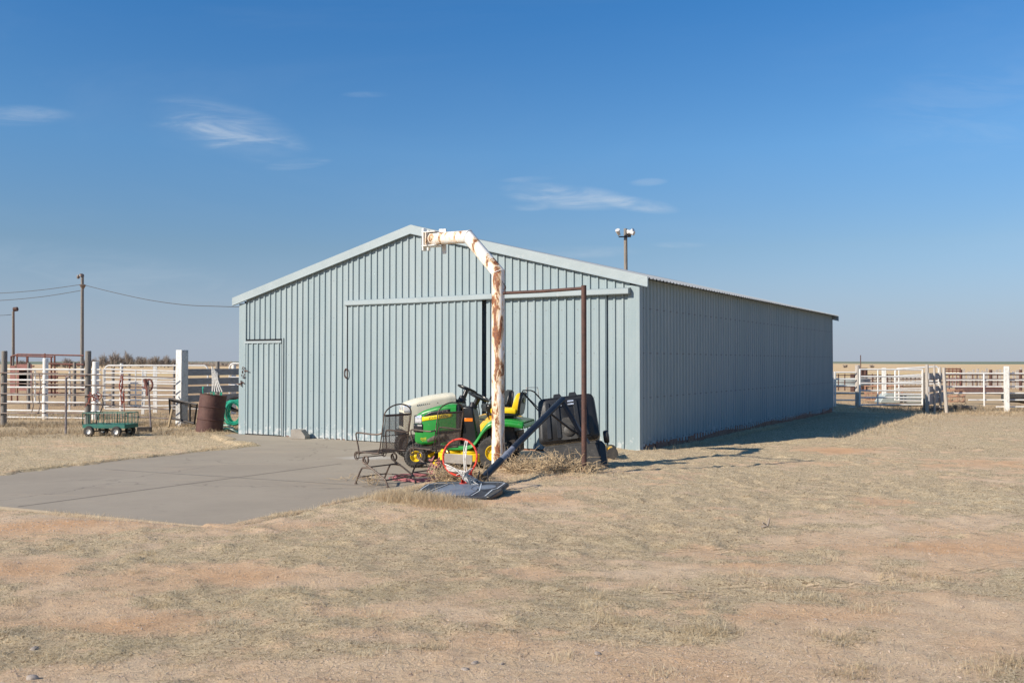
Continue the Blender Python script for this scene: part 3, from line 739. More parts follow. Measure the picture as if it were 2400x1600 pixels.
# ================================================================ BENT WHITE PIPE POST with rusty rail
P0 = Vector((-.20, 13.35, 0)); P0.z = zat(P0.x, P0.y)
arch = empty('bent_pipe_post', (P0.x, P0.y, P0.z), 0, 'tall rusting white steel pipe post bent over at the top towards the barn peak', 'pipe post')
A = Vector((P0.x, P0.y, 2.90)); B = P0 - U*.526; B.z = 3.46; E = P0 - U*1.24; E.z = 3.47
r_ = .094
def mitre(mb, pts, r, n=20):
    pts = [Vector(p) for p in pts]; X_ = None; rings = []
    for i, p in enumerate(pts):
        if i == 0: t = (pts[1]-p).normalized(); pl = t
        elif i == len(pts)-1: t = (p-pts[i-1]).normalized(); pl = t
        else:
            t = (p-pts[i-1]).normalized(); pl = (t+(pts[i+1]-p).normalized()).normalized()
        sd = Vector((U.y, -U.x, 0)).normalized(); w_ = sd.cross(t).normalized()
        ring = []
        for j in range(n):
            a = 2*math.pi*j/n; q = p+(sd*math.cos(a)+w_*math.sin(a))*r
            q = q - t*((q-p).dot(pl)/t.dot(pl)); ring.append(q)
        rings.append(ring)
    mb.loft(rings); return mb
pm = MB(); mitre(pm, [Vector((P0.x, P0.y, -.25)), A, B, E], r_); po = pm.build('pipe', mt['rustwhite'], arch, world=True, smooth=True)
wl = MB()
for p, q in ((A, (A-Vector((P0.x, P0.y, 0))).normalized()),):
    pass
sd = Vector((U.y, -U.x, 0)).normalized()
for p, t1, t2 in ((A, Vector((0, 0, 1)), (B-A).normalized()), (B, (B-A).normalized(), (E-B).normalized())):
    pl = (t1+t2).normalized(); w_ = sd.cross(t1).normalized()
    ring = []
    for j in range(20):
        a = 2*math.pi*j/20; q = p+(sd*math.cos(a)+w_*math.sin(a))*(r_+.001); q = q-t1*((q-p).dot(pl)/t1.dot(pl)); ring.append(q)
    wl.tube(ring, .006, 5, closed=True)
wl.build('weld_seam', mt['white'], po, world=True, split=True)
# mounting plates at the free end
d_ = -U; up = Vector((0, 0, 1))
fl = MB()
def slab(mb, c, u, v, w_, a, b, t, round_=.25):
    M = Matrix.Identity(4)
    for i, e in enumerate((u, v, w_)):
        M[0][i], M[1][i], M[2][i] = e.x, e.y, e.z
    M[0][3], M[1][3], M[2][3] = c.x, c.y, c.z
    rr = min(a, b)*round_; poly = []
    for cx, cy, a0 in ((a-rr, b-rr, 0), (-a+rr, b-rr, 90), (-a+rr, -b+rr, 180), (a-rr, -b+rr, 270)):
        for k in range(4): poly.append((cx+rr*math.cos(R(a0+30*k)), cy+rr*math.sin(R(a0+30*k))))
    mb.prism(poly, -t/2, t/2, M)
c1 = E + d_*.09
slab(fl, c1, sd, up, d_, .045, .172, .03); fo = fl.build('end_plate', mt['white'], arch, world=True, bevel=.004)
fl = MB(); slab(fl, c1-sd*.13+d_*.01, sd, up, d_, .03, .155, .026); fl.build('end_plate', mt['white'], arch, world=True, bevel=.004)
for q_ in (1, -1):
    br_ = MB(); slab(br_, E-sd*.03-d_*.04+up*.103*q_, sd, d_, up, .115, .125, .012, .1); br_.build('bracket', mt['white'], arch, world=True)
br_ = MB(); slab(br_, E-d_*.02-sd*.0, sd, up, d_, .12, .097, .012, .1); br_.build('bracket', mt['rustwhite'], arch, world=True)
lg = MB(); slab(lg, E-d_*.19-sd*.13-up*.03, d_, up, sd, .035, .19, .022); lg.build('lug', mt['white'], arch, world=True, bevel=.003)
lg = MB(); slab(lg, E-d_*.12-sd*.14+up*.12, d_, up, sd, .03, .045, .022); lg.build('lug', mt['white'], arch, world=True, bevel=.003)
# rusty post and rail welded to it
PR = Vector((.985, 12.62, 0)); zr = zat(PR.x, PR.y)
rp = MB(); rp.tube([PR+Vector((0, 0, -.3)), PR+Vector((.0, 0, 2.655))], .036, 14); rp.build('post', mt['rustdark'], arch, world=True, smooth=True)
q1 = P0 + U*.085; q1.z = 2.60; q2 = PR - U*.03; q2.z = 2.615
rl = MB(); rl.tube([q1, q1.lerp(q2, .5)+Vector((0, 0, -.008)), q2], .023, 12); rl.build('rail', mt['rustdark'], arch, world=True, smooth=True)
wt = MB()
for k in range(5): wt.tube([P0+Vector((.08+.03*math.sin(k), -.05-.02*k, 2.60+.03*k)), P0+Vector((.11, -.09, 2.64-.01*k)), P0+Vector((.09, -.1, 2.55+.02*k))], .005, 4)
wt.build('tie_wire', mt['rustdark'], arch, world=True)

# ================================================================ PORTABLE BASKETBALL HOOP, fallen over
zg = .03
hoop = empty('fallen_basketball_hoop', (.9, 13.5, 0), 0, 'portable basketball hoop toppled with its backboard flat on the grass and black base tipped up', 'basketball hoop')
# base tank standing on its front edge
# poly coords: x across, y up the face
Mb = Matrix.Translation(Vector((.93, 13.55, -.02))) @ Matrix.Rotation(R(-9), 4, 'Z') @ Matrix.Rotation(R(-7.5), 4, 'Y') @ Matrix.Rotation(R(78), 4, 'X')
def rpoly(pts, r=.06, k=4):
    out = []; n = len(pts)
    for i in range(n):
        p = Vector(pts[i]); a = Vector(pts[i-1]); b = Vector(pts[(i+1) % n])
        rr = min(r, (a-p).length*.45, (b-p).length*.45)
        s = p+(a-p).normalized()*rr; e = p+(b-p).normalized()*rr
        for j in range(k+1):
            t = j/k; out.append(((s*(1-t)**2+p*2*t*(1-t)+e*t*t)).to_tuple())
    return out
bs = MB()
up_poly = rpoly([(-.47, .44), (.43, .44), (.40, 1.12), (-.42, 1.12)], .09)
bs.prism(up_poly, .0, .17, Mb)
# sloping shoulders
inner = [(x_*.88, .78+(y_-.78)*.88) for x_, y_ in up_poly]
n_ = len(up_poly)
vs = [(p[0], p[1], .171) for p in up_poly]+[(p[0], p[1], .205) for p in inner]
bs.add(vs, [(i, (i+1) % n_, n_+(i+1) % n_, n_+i) for i in range(n_)]+[tuple(range(n_, 2*n_))], Mb)
tank = bs.build('base_tank', mt['plastic'], hoop, world=True, bevel=.012)
lo = MB(); lo_poly = rpoly([(-.38, .02), (.44, .0), (.47, .10), (.43, .425), (-.42, .425)], .06)
lo.prism(lo_poly, .02, .15, Mb); lo.prism([(x_*.9, .22+(y_-.22)*.84) for x_, y_ in lo_poly], .10, .175, Mb)
lo.build('base_skirt', mt['plastic2'], hoop, world=True, bevel=.014)
wg = MB(); wg.prism(rpoly([(.34, -.02), (.49, -.03), (.49, .36), (.42, .43)], .05), -.05, .17, Mb); wg.build('base_corner', mt['plastic'], hoop, world=True, bevel=.015)
rb = MB()
for x_ in (-.30, -.15, .14, .27): rb.prism(rpoly([(x_-.038, .50), (x_+.038, .50), (x_*.93+.033, 1.04), (x_*.93-.033, 1.04)], .02, 2), .19, .225, Mb)
rb.build('rib', mt['plastic'], hoop, world=True, bevel=.01, split=True)
cp = MB(); cp.prism(rpoly([(-.14, .47), (.14, .47), (.09, .80), (-.09, .80)], .05), .19, .214, Mb); cp.lathe([(.07, .21), (.085, .23), (.05, .245), (0, .245)], 20, Mb @ Matrix.Translation((0, .60, 0)))
cp.build('centre_boss', mt['plastic2'], hoop, world=True, bevel=.006)
kb = MB()
for x_ in (-.13, .10): kb.prism(rpoly([(x_-.06, 1.10), (x_+.06, 1.10), (x_+.05, 1.165), (x_-.05, 1.165)], .02, 3), .02, .19, Mb)
kb.build('lug', mt['plastic'], hoop, world=True, bevel=.01, split=True)
hi = MB()
for x_ in (-.095, .065):
    for y_ in (.985, 1.03): hi.box(x_-.045, x_+.045, y_-.01, y_+.012, .205, .235, Mb)
hi.build('bracket_slot', mt['lens'], hoop, world=True, split=True)
wh = MB()
for x_ in (.46,): wh.lathe([(.03, -.03), (.085, -.03), (.095, -.01), (.095, .03), (.085, .045), (.03, .05)], 20, Mb @ Matrix.Translation((x_+.04, .48, -.02)) @ Matrix.Rotation(R(90), 4, 'Y'))
wh.build('wheel', mt['plastic2'], hoop, world=True, bevel=.004)
# pole and struts
T = at(1319, 935, 13.25); Bq = at(1133, 1119, 11.62); Bq.z = max(Bq.z, .10)
pl = MB(); dd = (Bq-T)
pl.tube([T, T+dd*.66], .044, 16); pl.tube([T+dd*.80, Bq], .047, 16)
plo = pl.build('pole', mt['navy'], hoop, world=True, smooth=True, split=True)
sl = MB(); sl.tube([T+dd*.655, T+dd*.805], .040, 16); sl.tube([T+dd*.725, T+dd*.74], .046, 16); sl.build('pole_sleeve', mt['greypole'], hoop, world=True, smooth=True)
st = MB(); s1 = at(1362, 1020, 13.2); s2 = at(1374, 1040, 13.1)
st.beam(T+dd*.03, s1, .06, .04, (1, 0, 0)); st.beam(T+dd*.03+Vector((.03, .05, 0)), s2+Vector((.05, .05, 0)), .05, .03, (1, 0, 0)); st.build('strut', mt['navy'], hoop, world=True, split=True)
st = MB(); st.tube([T+dd*.19+Vector((0, -.01, 0)), at(1340, 1008, 13.15), s1], .016, 8); st.build('strut', mt['blackmetal'], hoop, world=True)
bp = MB()
for o_ in (-.05, .05): bp.beam(Bq+Vector((o_, .04, .06)), Bq+Vector((o_*1.4, -.42, -.02)), .012, .05)
bp.build('back_bracket', mt['blackmetal'], hoop, world=True, split=True)
# backboard: width axis wx, height axis hy (towards its top), normal nz up
bA = Vector((-1.03, 11.44, .12)); bB = Vector((-.01, 11.14, .17)); bC = Vector((-.255, 10.38, .09))
wx = (bB-bA).normalized(); hy = (bC-bB); hy = (hy-wx*hy.dot(wx)).normalized(); nz = wx.cross(hy)*-1
if nz.z < 0: nz = -nz
BWd = (bB-bA).length; BHt = .80
Mk = Matrix(((wx.x, hy.x, nz.x, bA.x), (wx.y, hy.y, nz.y, bA.y), (wx.z, hy.z, nz.z, bA.z), (0, 0, 0, 1)))
bd = MB(); bd.prism(rpoly([(0, .10), (.10, .0), (BWd-.10, 0), (BWd, .10), (BWd-.02, .36), (BWd+.02, .42), (BWd-.03, BHt), (.03, BHt), (-.02, .42), (.02, .36)], .03, 3), -.035, .0, Mk)
bdo = bd.build('backboard', mt['boardface'], hoop, world=True, bevel=.006)
fr = MB(); fr.beam(Mk @ Vector((BWd-.01, .44, -.02)), Mk @ Vector((BWd-.04, BHt, -.02)), .07, .055, tuple(nz)); fr.beam(Mk @ Vector((.01, .44, -.02)), Mk @ Vector((.04, BHt, -.02)), .07, .055, tuple(nz))
fr.beam(Mk @ Vector((.1, .01, -.02)), Mk @ Vector((BWd-.1, .01, -.02)), .05, .05, tuple(nz)); fr.build('backboard_frame', mt['plastic'], bdo, world=True, bevel=.008, split=True)
def strip(mb, pts, w_, z_=.003):
    for a, b in zip(pts, pts[1:]):
        a = Vector((*a, z_)); b = Vector((*b, z_)); d = (b-a).normalized(); n2 = Vector((-d.y, d.x, 0))*w_/2
        mb.add([a-n2-d*w_/2, b-n2+d*w_/2, b+n2+d*w_/2, a+n2-d*w_/2], [(0, 1, 2, 3)], Mk)
gr = MB(); strip(gr, [(.06, BHt-.05), (.07, .44), (.05, .38), (.05, .12), (.14, .05), (BWd-.14, .05), (BWd-.05, .10)], .014); strip(gr, [(BWd-.05, .12), (BWd-.06, .38), (BWd-.10, .44), (BWd-.09, BHt-.05)], .014, .0036)
strip(gr, [(.30, .09), (.20, .50), (.22, BHt-.06)], .012, .0042); strip(gr, [(BWd-.34, .12), (BWd-.24, .50), (BWd-.26, BHt-.06)], .012, .0048)
gr.build('board_line', mt['boardwhite'], bdo, world=True)
gg = MB(); gg.prism([(.33, .13), (BWd-.36, .13), (BWd-.28, .5), (BWd-.30, BHt-.08), (.26, BHt-.08), (.24, .5)], .001, .002, Mk)
for rr in (.115,): gg.lathe([(rr, 0), (0, 0.0005)], 28, Mk @ Matrix.Translation((BWd-.22, .30, .0022)) @ Matrix.Scale(1.0, 4))
gg.build('board_graphic', mt['boardgrey'], bdo, world=True)
g2 = MB()
g2.tube([Mk @ Vector((BWd-.22+.17*math.cos(a), .30+.20*math.sin(a), .0)) for a in np.linspace(R(60), R(250), 16)], .006, 4); g2.build('board_curve', mt['boardface'], bdo, world=True)
# rim stands up because the board lies on its back
rb0 = at(1093, 1133, 11.25); rb0.z = .12
ru = Vector((.12, .10, 1)).normalized()
rm = MB(); 
wx2 = (wx - ru*wx.dot(ru)).normalized()
# ring tilted a little, matches the bent rim
rc = at(1078, 1071, 11.2); ra = .225; ths = np.linspace(0, 2*math.pi, 33)[:-1]
rn = wx2.cross(ru)
ringpts = [rc + wx2*ra*.97*math.cos(a) + ru*ra*.98*math.sin(a) + rn*.05*math.sin(a)*0 for a in ths]
rm.tube(ringpts, .0125, 8, closed=True)
for sgn in (-1, 1):
    a_ = R(-90+sgn*62); p_ = rc+wx2*ra*math.cos(a_)+ru*ra*math.sin(a_)
    rm.tube([p_+rn*.02, p_.lerp(rb0, .5)+rn*.045, rb0+wx2*.03*sgn+ru*.14], .008, 6)
rmo = rm.build('rim', mt['hoop'], hoop, world=True, smooth=True)
pt = MB(); pc = rb0+ru*.05
Mp = Matrix(((wx2.x, rn.x, ru.x, rb0.x), (wx2.y, rn.y, ru.y, rb0.y), (wx2.z, rn.z, ru.z, rb0.z), (0, 0, 0, 1)))
pt.box(-.055, .055, -.012, .012, .0, .155, Mp); pt.box(-.055, -.047, -.05, .05, .0, .12, Mp); pt.box(.047, .055, -.05, .05, .0, .12, Mp); pt.box(-.07, .07, -.06, .06, -.004, .008, Mp)
pt.build('rim_bracket', mt['red'], rmo, world=True, bevel=.004)
hk = MB()
for a in np.linspace(0, 2*math.pi, 13)[:-1]:
    p_ = rc+wx2*ra*.97*math.cos(a)+ru*ra*.98*math.sin(a); hk.tube([p_+rn*.012, p_+rn*.028+ru*.01, p_+rn*.012+ru*.02], .0028, 4)
hk.build('net_hook', mt['hoop'], rmo, world=True, split=True)
nt_ = MB(); bott = rc+ru*(-.17)+wx2*.11+rn*.05
for k, a in enumerate(np.linspace(R(70), R(78), 3)):
    p_ = rc+wx2*ra*math.cos(a)+ru*ra*math.sin(a)
    nt_.tube(curve_pts([p_, p_.lerp(bott, .4)+wx2*.02*random.uniform(-1, 1)+rn*.04, bott+wx2*.02*random.uniform(-1, 1), bott-ru*.10+wx2*random.uniform(-.02, .08), rb0+wx2*random.uniform(.06, .16)+ru*.02+rn*random.uniform(-.03, .07)], 5), .0065, 5)
for k in range(24):
    a = R(random.uniform(205, 335)); p_ = rc+wx2*ra*math.cos(a)+ru*ra*math.sin(a)
    nt_.tube(curve_pts([p_, p_.lerp(bott, .6)+rn*random.uniform(0, .08), bott-ru*random.uniform(0, .1)+wx2*random.uniform(-.03, .05), rb0+wx2*random.uniform(.03, .2)+ru*random.uniform(0, .08)+rn*random.uniform(-.02, .12)], 4), .0055, 4)
nt_.build('net', mt['netwhite'], rmo, world=True)
# ================================================================ RIDING MOWERS (local: x forward, y left, z up; origin under rear axle)
def tyre(mb, r, w_, rim, M, n=28, lugs=True):
    prof = [(rim, -w_*.42), (rim+(r-rim)*.45, -w_*.5), (r-.03, -w_*.49), (r-.008, -w_*.36), (r, -w_*.15), (r, w_*.15), (r-.008, w_*.36), (r-.03, w_*.49), (rim+(r-rim)*.45, w_*.5), (rim, w_*.42)]
    mb.lathe(prof+[prof[0]], n, M, cap=False)
    if lugs:
        for k in range(n):
            a = 2*math.pi*k/n
            for s_ in (-1, 1):
                Mk_ = M @ Matrix.Rotation(a+(0 if s_ > 0 else math.pi/n), 4, 'Z') @ Matrix.Translation((r, 0, s_*w_*.22)) @ Matrix.Rotation(R(28*s_), 4, 'X')
                mb.box(-.012, .009, -.010, .010, -w_*.19, w_*.19, Mk_)
def wheel(parent, x_, y_, r, w_, rim, rimmat, steer=0, face=1, hub=None):
    M = Matrix.Translation((x_, y_, r)) @ Matrix.Rotation(steer, 4, 'Z') @ Matrix.Rotation(R(-90), 4, 'X')
    whl = MB(); tyre(whl, r, w_, rim, M); t_ = whl.build('wheel', mt['rubber'], parent, smooth=True)
    rm_ = MB()
    hp_ = [(rim+.008, .40), (rim-.004, .44), (rim*.85, .30), (rim*.5, .22), (.03, .22)]
    rm_.lathe([(a, -b*w_) for a, b in hp_]+[(a, b*w_) for a, b in hp_[::-1]], 24, M, cap=False)
    rm_.build('rim', rimmat, t_, smooth=True)
    hb = MB()
    hb.lathe([(0, -w_*.42), (rim*.18, -w_*.42), (rim*.34, -w_*.36), (rim*.34, -w_*.2), (.02, -w_*.19), (.02, w_*.19), (rim*.34, w_*.2), (rim*.34, w_*.36), (rim*.18, w_*.42), (0, w_*.42)], 14, M, cap=False)
    hb.build('hub', hub or rimmat, t_, smooth=True)
def interp(st, x_, k):
    for a, b in zip(st, st[1:]):
        if a[0] <= x_ <= b[0]:
            t = (x_-a[0])/(b[0]-a[0]); return a[k]+(b[k]-a[k])*t
    return st[0][k] if x_ < st[0][0] else st[-1][k]
def mower(name, loc, yaw, cfg, label):
    root = empty(name, loc, yaw, label, 'riding mower', 'riding mowers parked by the barn')
    st = cfg['hood']
    def ring(s_):
        x_, zt, zb, w_, cr = s_
        rr = cfg['cr']; pts = [(x_, -w_*.9, zb)]
        pts.append((x_, -w_, zb+.03)); pts.append((x_, -w_, (zb+zt-rr)/2))
        for k in range(5):
            a = R(90*k/4); pts.append((x_, -w_+rr-rr*math.cos(a), zt-cr-rr+rr*math.sin(a)))
        pts.append((x_, -w_*.4, zt-cr*.3)); pts.append((x_, 0, zt)); pts.append((x_, w_*.4, zt-cr*.3))
        for k in range(5):
            a = R(90-90*k/4); pts.append((x_, w_-rr+rr*math.cos(a), zt-cr-rr+rr*math.sin(a)))
        pts.append((x_, w_, (zb+zt-rr)/2)); pts.append((x_, w_, zb+.03)); pts.append((x_, w_*.9, zb)); return pts
    fine = []
    for a, b in zip(st, st[1:]):
        for k in range(4): fine.append(tuple(a[q]+(b[q]-a[q])*k/4 for q in range(5)))
    fine.append(st[-1])
    hb = MB(); hb.loft([ring(s_) for s_ in fine]); hood = hb.build('hood', mt[cfg['paint']], root, smooth=True, bevel=.006)
    def patch_(nm, mat, x0, x1, zl, zu, off, sides=(1, -1), n=10, parent=hood, label=None, th=.004):
        for s_ in sides:
            p = MB(); rows = []
            for k in range(n+1):
                x_ = x0+(x1-x0)*k/n; w_ = interp(st, x_, 3)+off; rows.append([(x_, s_*w_, zl(x_)+(zu(x_)-zl(x_))*q/3) for q in range(4)])
            p.grid(rows); p.build(nm, mat, parent, solid=th, label=label, smooth=True)
    cfg['detail'](root, hood, patch_, st)
    # chassis, engine, deck
    c = MB(); c.box(cfg['fx']-.16, cfg['fx']+.10, -.10, .10, .20, .38); c.box(-.30, cfg['fx']+.06, -.17, .17, .24, .36); c.box(.60, 1.15, -.19, .19, .34, .62, tx=.02, ty=.02)
    c.box(cfg['fx']-.035, cfg['fx']+.035, -.36, .36, cfg['fr']-.03, cfg['fr']+.04); c.build('chassis', mt['grime'], root, bevel=.008)
    ex = MB(); ex.tube([(.86, .20, .50), (1.02, .235, .47), (1.14, .22, .42)], .045, 10); ex.build('muffler', mt['grime'], root, smooth=True)
    dk = MB(); dk.prism(rpoly([(.22, -.50), (.86, -.50), (.95, -.30), (.95, .30), (.86, .50), (.22, .50), (.14, .3), (.14, -.3)], .09), .12, .25)
    dk.lathe([(.20, .25), (.18, .30), (.05, .31), (0, .31)], 18, Matrix.Translation((.42, .24, 0))); dk.lathe([(.20, .25), (.18, .30), (.05, .31), (0, .31)], 18, Matrix.Translation((.72, .24, 0)))
    dko = dk.build('mower_deck', mt[cfg['deck']], root, bevel=.014)
    pl_ = MB(); pl_.beam((.06, .33, .10), (.06, .33, .40), .09, .03, (1, 0, 0)); pl_.beam((.2, .38, .17), (.06, .36, .30), .05, .03, (0, 1, 0)); pl_.build('deck_hanger', mt[cfg['deck']], root, bevel=.006); pl_ = MB(); pl_.lathe([(.06, -.03), (.06, .03), (0, .03)], 14, Matrix.Translation((.93, .42, .08)) @ Matrix.Rotation(R(90), 4, 'X')); pl_.beam((.93, .40, .08), (.86, .40, .24), .03, .05, (0, 1, 0))
    pl_.build('gauge_wheel', mt[cfg['deck']], root, bevel=.006)
    # fender deck: swept profile
    pf = cfg['fender']; Wd = cfg['fw']; prof = curve_pts([(a, 0, b) for a, b in pf], 5)
    fd = MB(); ys = [-Wd, -Wd+.02, -Wd*.5, 0, Wd*.5, Wd-.02, Wd]
    rows = []
    for p in prof:
        rows.append([(p.x, y_, p.z-(.022 if abs(y_) >= Wd-.001 else 0)) for y_ in ys])
    fd.grid(rows)
    for s_ in (-1, 1):
        rows = [[(p.x, s_*(Wd+.002), p.z-.020), (p.x, s_*(Wd+.006), p.z-.020-cfg['skirt']*min(1, .45+max(0, p.z-pf[1][1])*1.6))] for p in prof]; fd.grid(rows)
    pe_ = prof[-1]; fd.grid([[(pe_.x, y_, pe_.z-.02) for y_ in ys], [(pe_.x-.012, y_, pe_.z-cfg['skirt']-.01) for y_ in ys]])
    fdo = fd.build('fender', mt[cfg['fpaint']], root, smooth=True, solid=.008)
    mtb = MB(); mtb.box(.42, .74, -Wd+.05, -.2, pf[1][1]+.004, pf[1][1]+.012); mtb.box(.42, .74, .2, Wd-.05, pf[1][1]+.004, pf[1][1]+.012); mtb.build('foot_mat', mt['rubber'], fdo, split=True)
    un = MB(); un.box(-.34, .18, -.20, .20, .34, .68, ty=.0, tx=.05); un.build('rear_housing', mt['blackmetal'], root, bevel=.02)
    rg = MB()
    for k in range(5): rg.box(-.385, -.35, -.165+k*.07, -.13+k*.07, .30, .56)
    rg.box(-.38, -.34, -.19, .19, .54, .60); rg.box(-.38, -.34, -.19, .19, .27, .31); rg.build('rear_grille', mt['grime'], root, bevel=.004)
    # dash column, steering
    da = MB(); da.loft([[(cfg['dx']-.02+t*.03, -a, z_), (cfg['dx']+.24, -a, z_), (cfg['dx']+.24, a, z_), (cfg['dx']-.02+t*.03, a, z_)] for t, (z_, a) in enumerate([(.34, .15), (.62, .15), (.84, .17), (cfg['dz'], .16)])])
    dash = da.build('dash', mt['plastic'], root, bevel=.025)
    rf_ = MB()
    for s_ in (1, -1) if cfg['paint'] == 'green' else (): rf_.box(cfg['dx']+.06, cfg['dx']+.20, s_*.165-.006, s_*.165+.006, cfg['rz'], cfg['rz']+.055)
    rf_.build('reflector', mt['orange'], dash, bevel=.004, split=True) if rf_.v else None
    ci = MB(); ci.tube([(cfg['dx']+.12, 0, cfg['dz']-.1), (cfg['dx']+.02, 0, cfg['sz']-.03)], .042, 12); ci.lathe([(.085, 0), (.06, .05), (.04, .09)], 16, Matrix.Translation((cfg['dx']+.10, 0, cfg['dz']-.02)))
    ci.build('steering_column', mt['plastic'], dash, smooth=True)
    Ms = Matrix.Translation((cfg['dx'], 0, cfg['sz'])) @ Matrix.Rotation(R(-cfg.get('tilt', 24)), 4, 'Y')
    sw_ = MB(); sw_.tube([Ms @ Vector((.175*math.cos(a), .175*math.sin(a), 0)) for a in np.linspace(0, 2*math.pi, 29)[:-1]], .020, 8, closed=True)
    for a in (90, 210, 330): sw_.beam(Ms @ Vector((0, 0, -.02)), Ms @ Vector((.17*math.cos(R(a)), .17*math.sin(R(a)), 0)), .05, .014)
    sw_.lathe([(.07, -.03), (.065, .0), (.03, .008), (0, .008)], 16, Ms); sw_.build('steering_wheel', mt['plastic'], root, smooth=True)
    lv = MB()
    for s_, q in ((1, .2), (-1, .12)):
        lv.tube([(.10, s_*.27, pf[-3][1]), (.12, s_*.29, .95), (.06, s_*.29, 1.06)], .010, 6); lv.tube([(.06, s_*.29, 1.04), (.03, s_*.29, 1.10)], .02, 8)
    lv.build('lever', mt['plastic'], root, split=True)
    # seat
    sx, sz_ = cfg['seat']
    cu = MB(); M_s = Matrix.Translation((sx, 0, sz_))
    sec = [(-.23, .16, .02, .10), (-.20, .22, .0, .115), (.0, .235, .0, .10), (.17, .225, .0, .115), (.22, .18, .02, .10)]
    def sring(x_, w_, a, b): return [(x_, -w_, a+.03), (x_, -w_*.9, a), (x_, w_*.9, a), (x_, w_, a+.03), (x_, w_, b-.02), (x_, w_*.85, b), (x_, w_*.35, b-.02), (x_, -w_*.35, b-.02), (x_, -w_*.85, b), (x_, -w_, b-.02)]
    cu.loft([sring(*s_) for s_ in sec], M=M_s); so = cu.build('seat', mt[cfg['seatmat']], root, smooth=True, bevel=.012)
    def bring(z_, w_, x0_, x1_): return [(x0_, -w_, z_), (x0_, w_, z_), (x0_-.02, w_+.004, z_), (x1_, w_*.94, z_), (x1_, -w_*.94, z_), (x0_-.02, -w_-.004, z_)]
    bk = MB(); bk.loft([bring(z_, w_, a, b) for z_, w_, a, b in [(.06, .20, -.12, -.235), (.12, .225, -.145, -.25), (.24, .215, -.175, -.27), (.31, .19, -.20, -.28), (.345, .14, -.22, -.275)]], M=M_s)
    bk.build('backrest', mt[cfg['seatmat']], root, smooth=True, bevel=.014)
    sh = MB(); sh.loft([[(b+.012, -w_, z_), (b+.012, w_, z_), (b-.03, w_*.9, z_), (b-.03, -w_*.9, z_)] for z_, w_, b in [(.0, .20, -.23), (.10, .235, -.245), (.24, .226, -.265), (.32, .20, -.275), (.36, .14, -.272)]], M=M_s)
    sh.loft([[(x_, -w_-.006, -.025), (x_, w_+.006, -.025), (x_, w_+.01, .03), (x_, -w_-.01, .03)] for x_, w_ in ((-.24, .19), (0, .235), (.2, .2))], M=M_s)
    sho = sh.build('seat_shell', mt['plastic'], root, smooth=True, bevel=.012)
    if cfg.get('emblem'):
        em = MB(); Me = M_s @ Matrix.Translation((-.303, .045, .22)) @ Matrix.Rotation(R(-86), 4, 'Y')
        em.prism(rpoly([(-.05, -.045), (.05, -.045), (.05, .045), (-.05, .045)], .02), -.004, .003, Me); emo = em.build('seat_emblem', mt['ink'], sho)
        e2 = MB(); e2.prism([(-.03, -.028), (-.012, -.03), (.002, -.018), (.004, .012), (-.028, .03), (-.022, .014), (-.004, .004), (-.008, -.012)], .003, .006, Me)
        e2.tube([Me @ Vector((x_, y_, .005)) for x_, y_ in ((.004, -.018), (.028, -.03), (.02, -.012), (.036, -.008))], .003, 4); e2.build('leaping_deer', mt['decal'], sho)
    sp_ = MB(); sp_.box(sx-.16, sx+.14, -.13, .13, pf[-2][1]-.02, sz_-.01, tx=.02, ty=.02); sp_.build('seat_base', mt['blackmetal'], root, bevel=.01)
    if cfg.get('tail'):
        for s_ in (1, -1):
            tl = MB(); tl.prism([(-.5, 0), (-.36, 0), (-.37, .06), (-.49, .055)], -.003, .003, Matrix.Translation((0, s_*(Wd+.011), pf[-1][1]-.12)) @ Matrix.Rotation(R(90), 4, 'X')); tl.build('tail_reflector', mt['lens'], fdo)
    for s_ in (1, -1):
        wheel(root, 0, s_*cfg['ry'], cfg['rr'], cfg['rw'], cfg['rr']*.46, mt[cfg['rim']], 0)
        wheel(root, cfg['fx'], s_*cfg['fy'], cfg['fr'], cfg['fwid'], cfg['fr']*.48, mt[cfg['rim']], cfg['steer'], hub=mt[cfg['hub']])
    return root
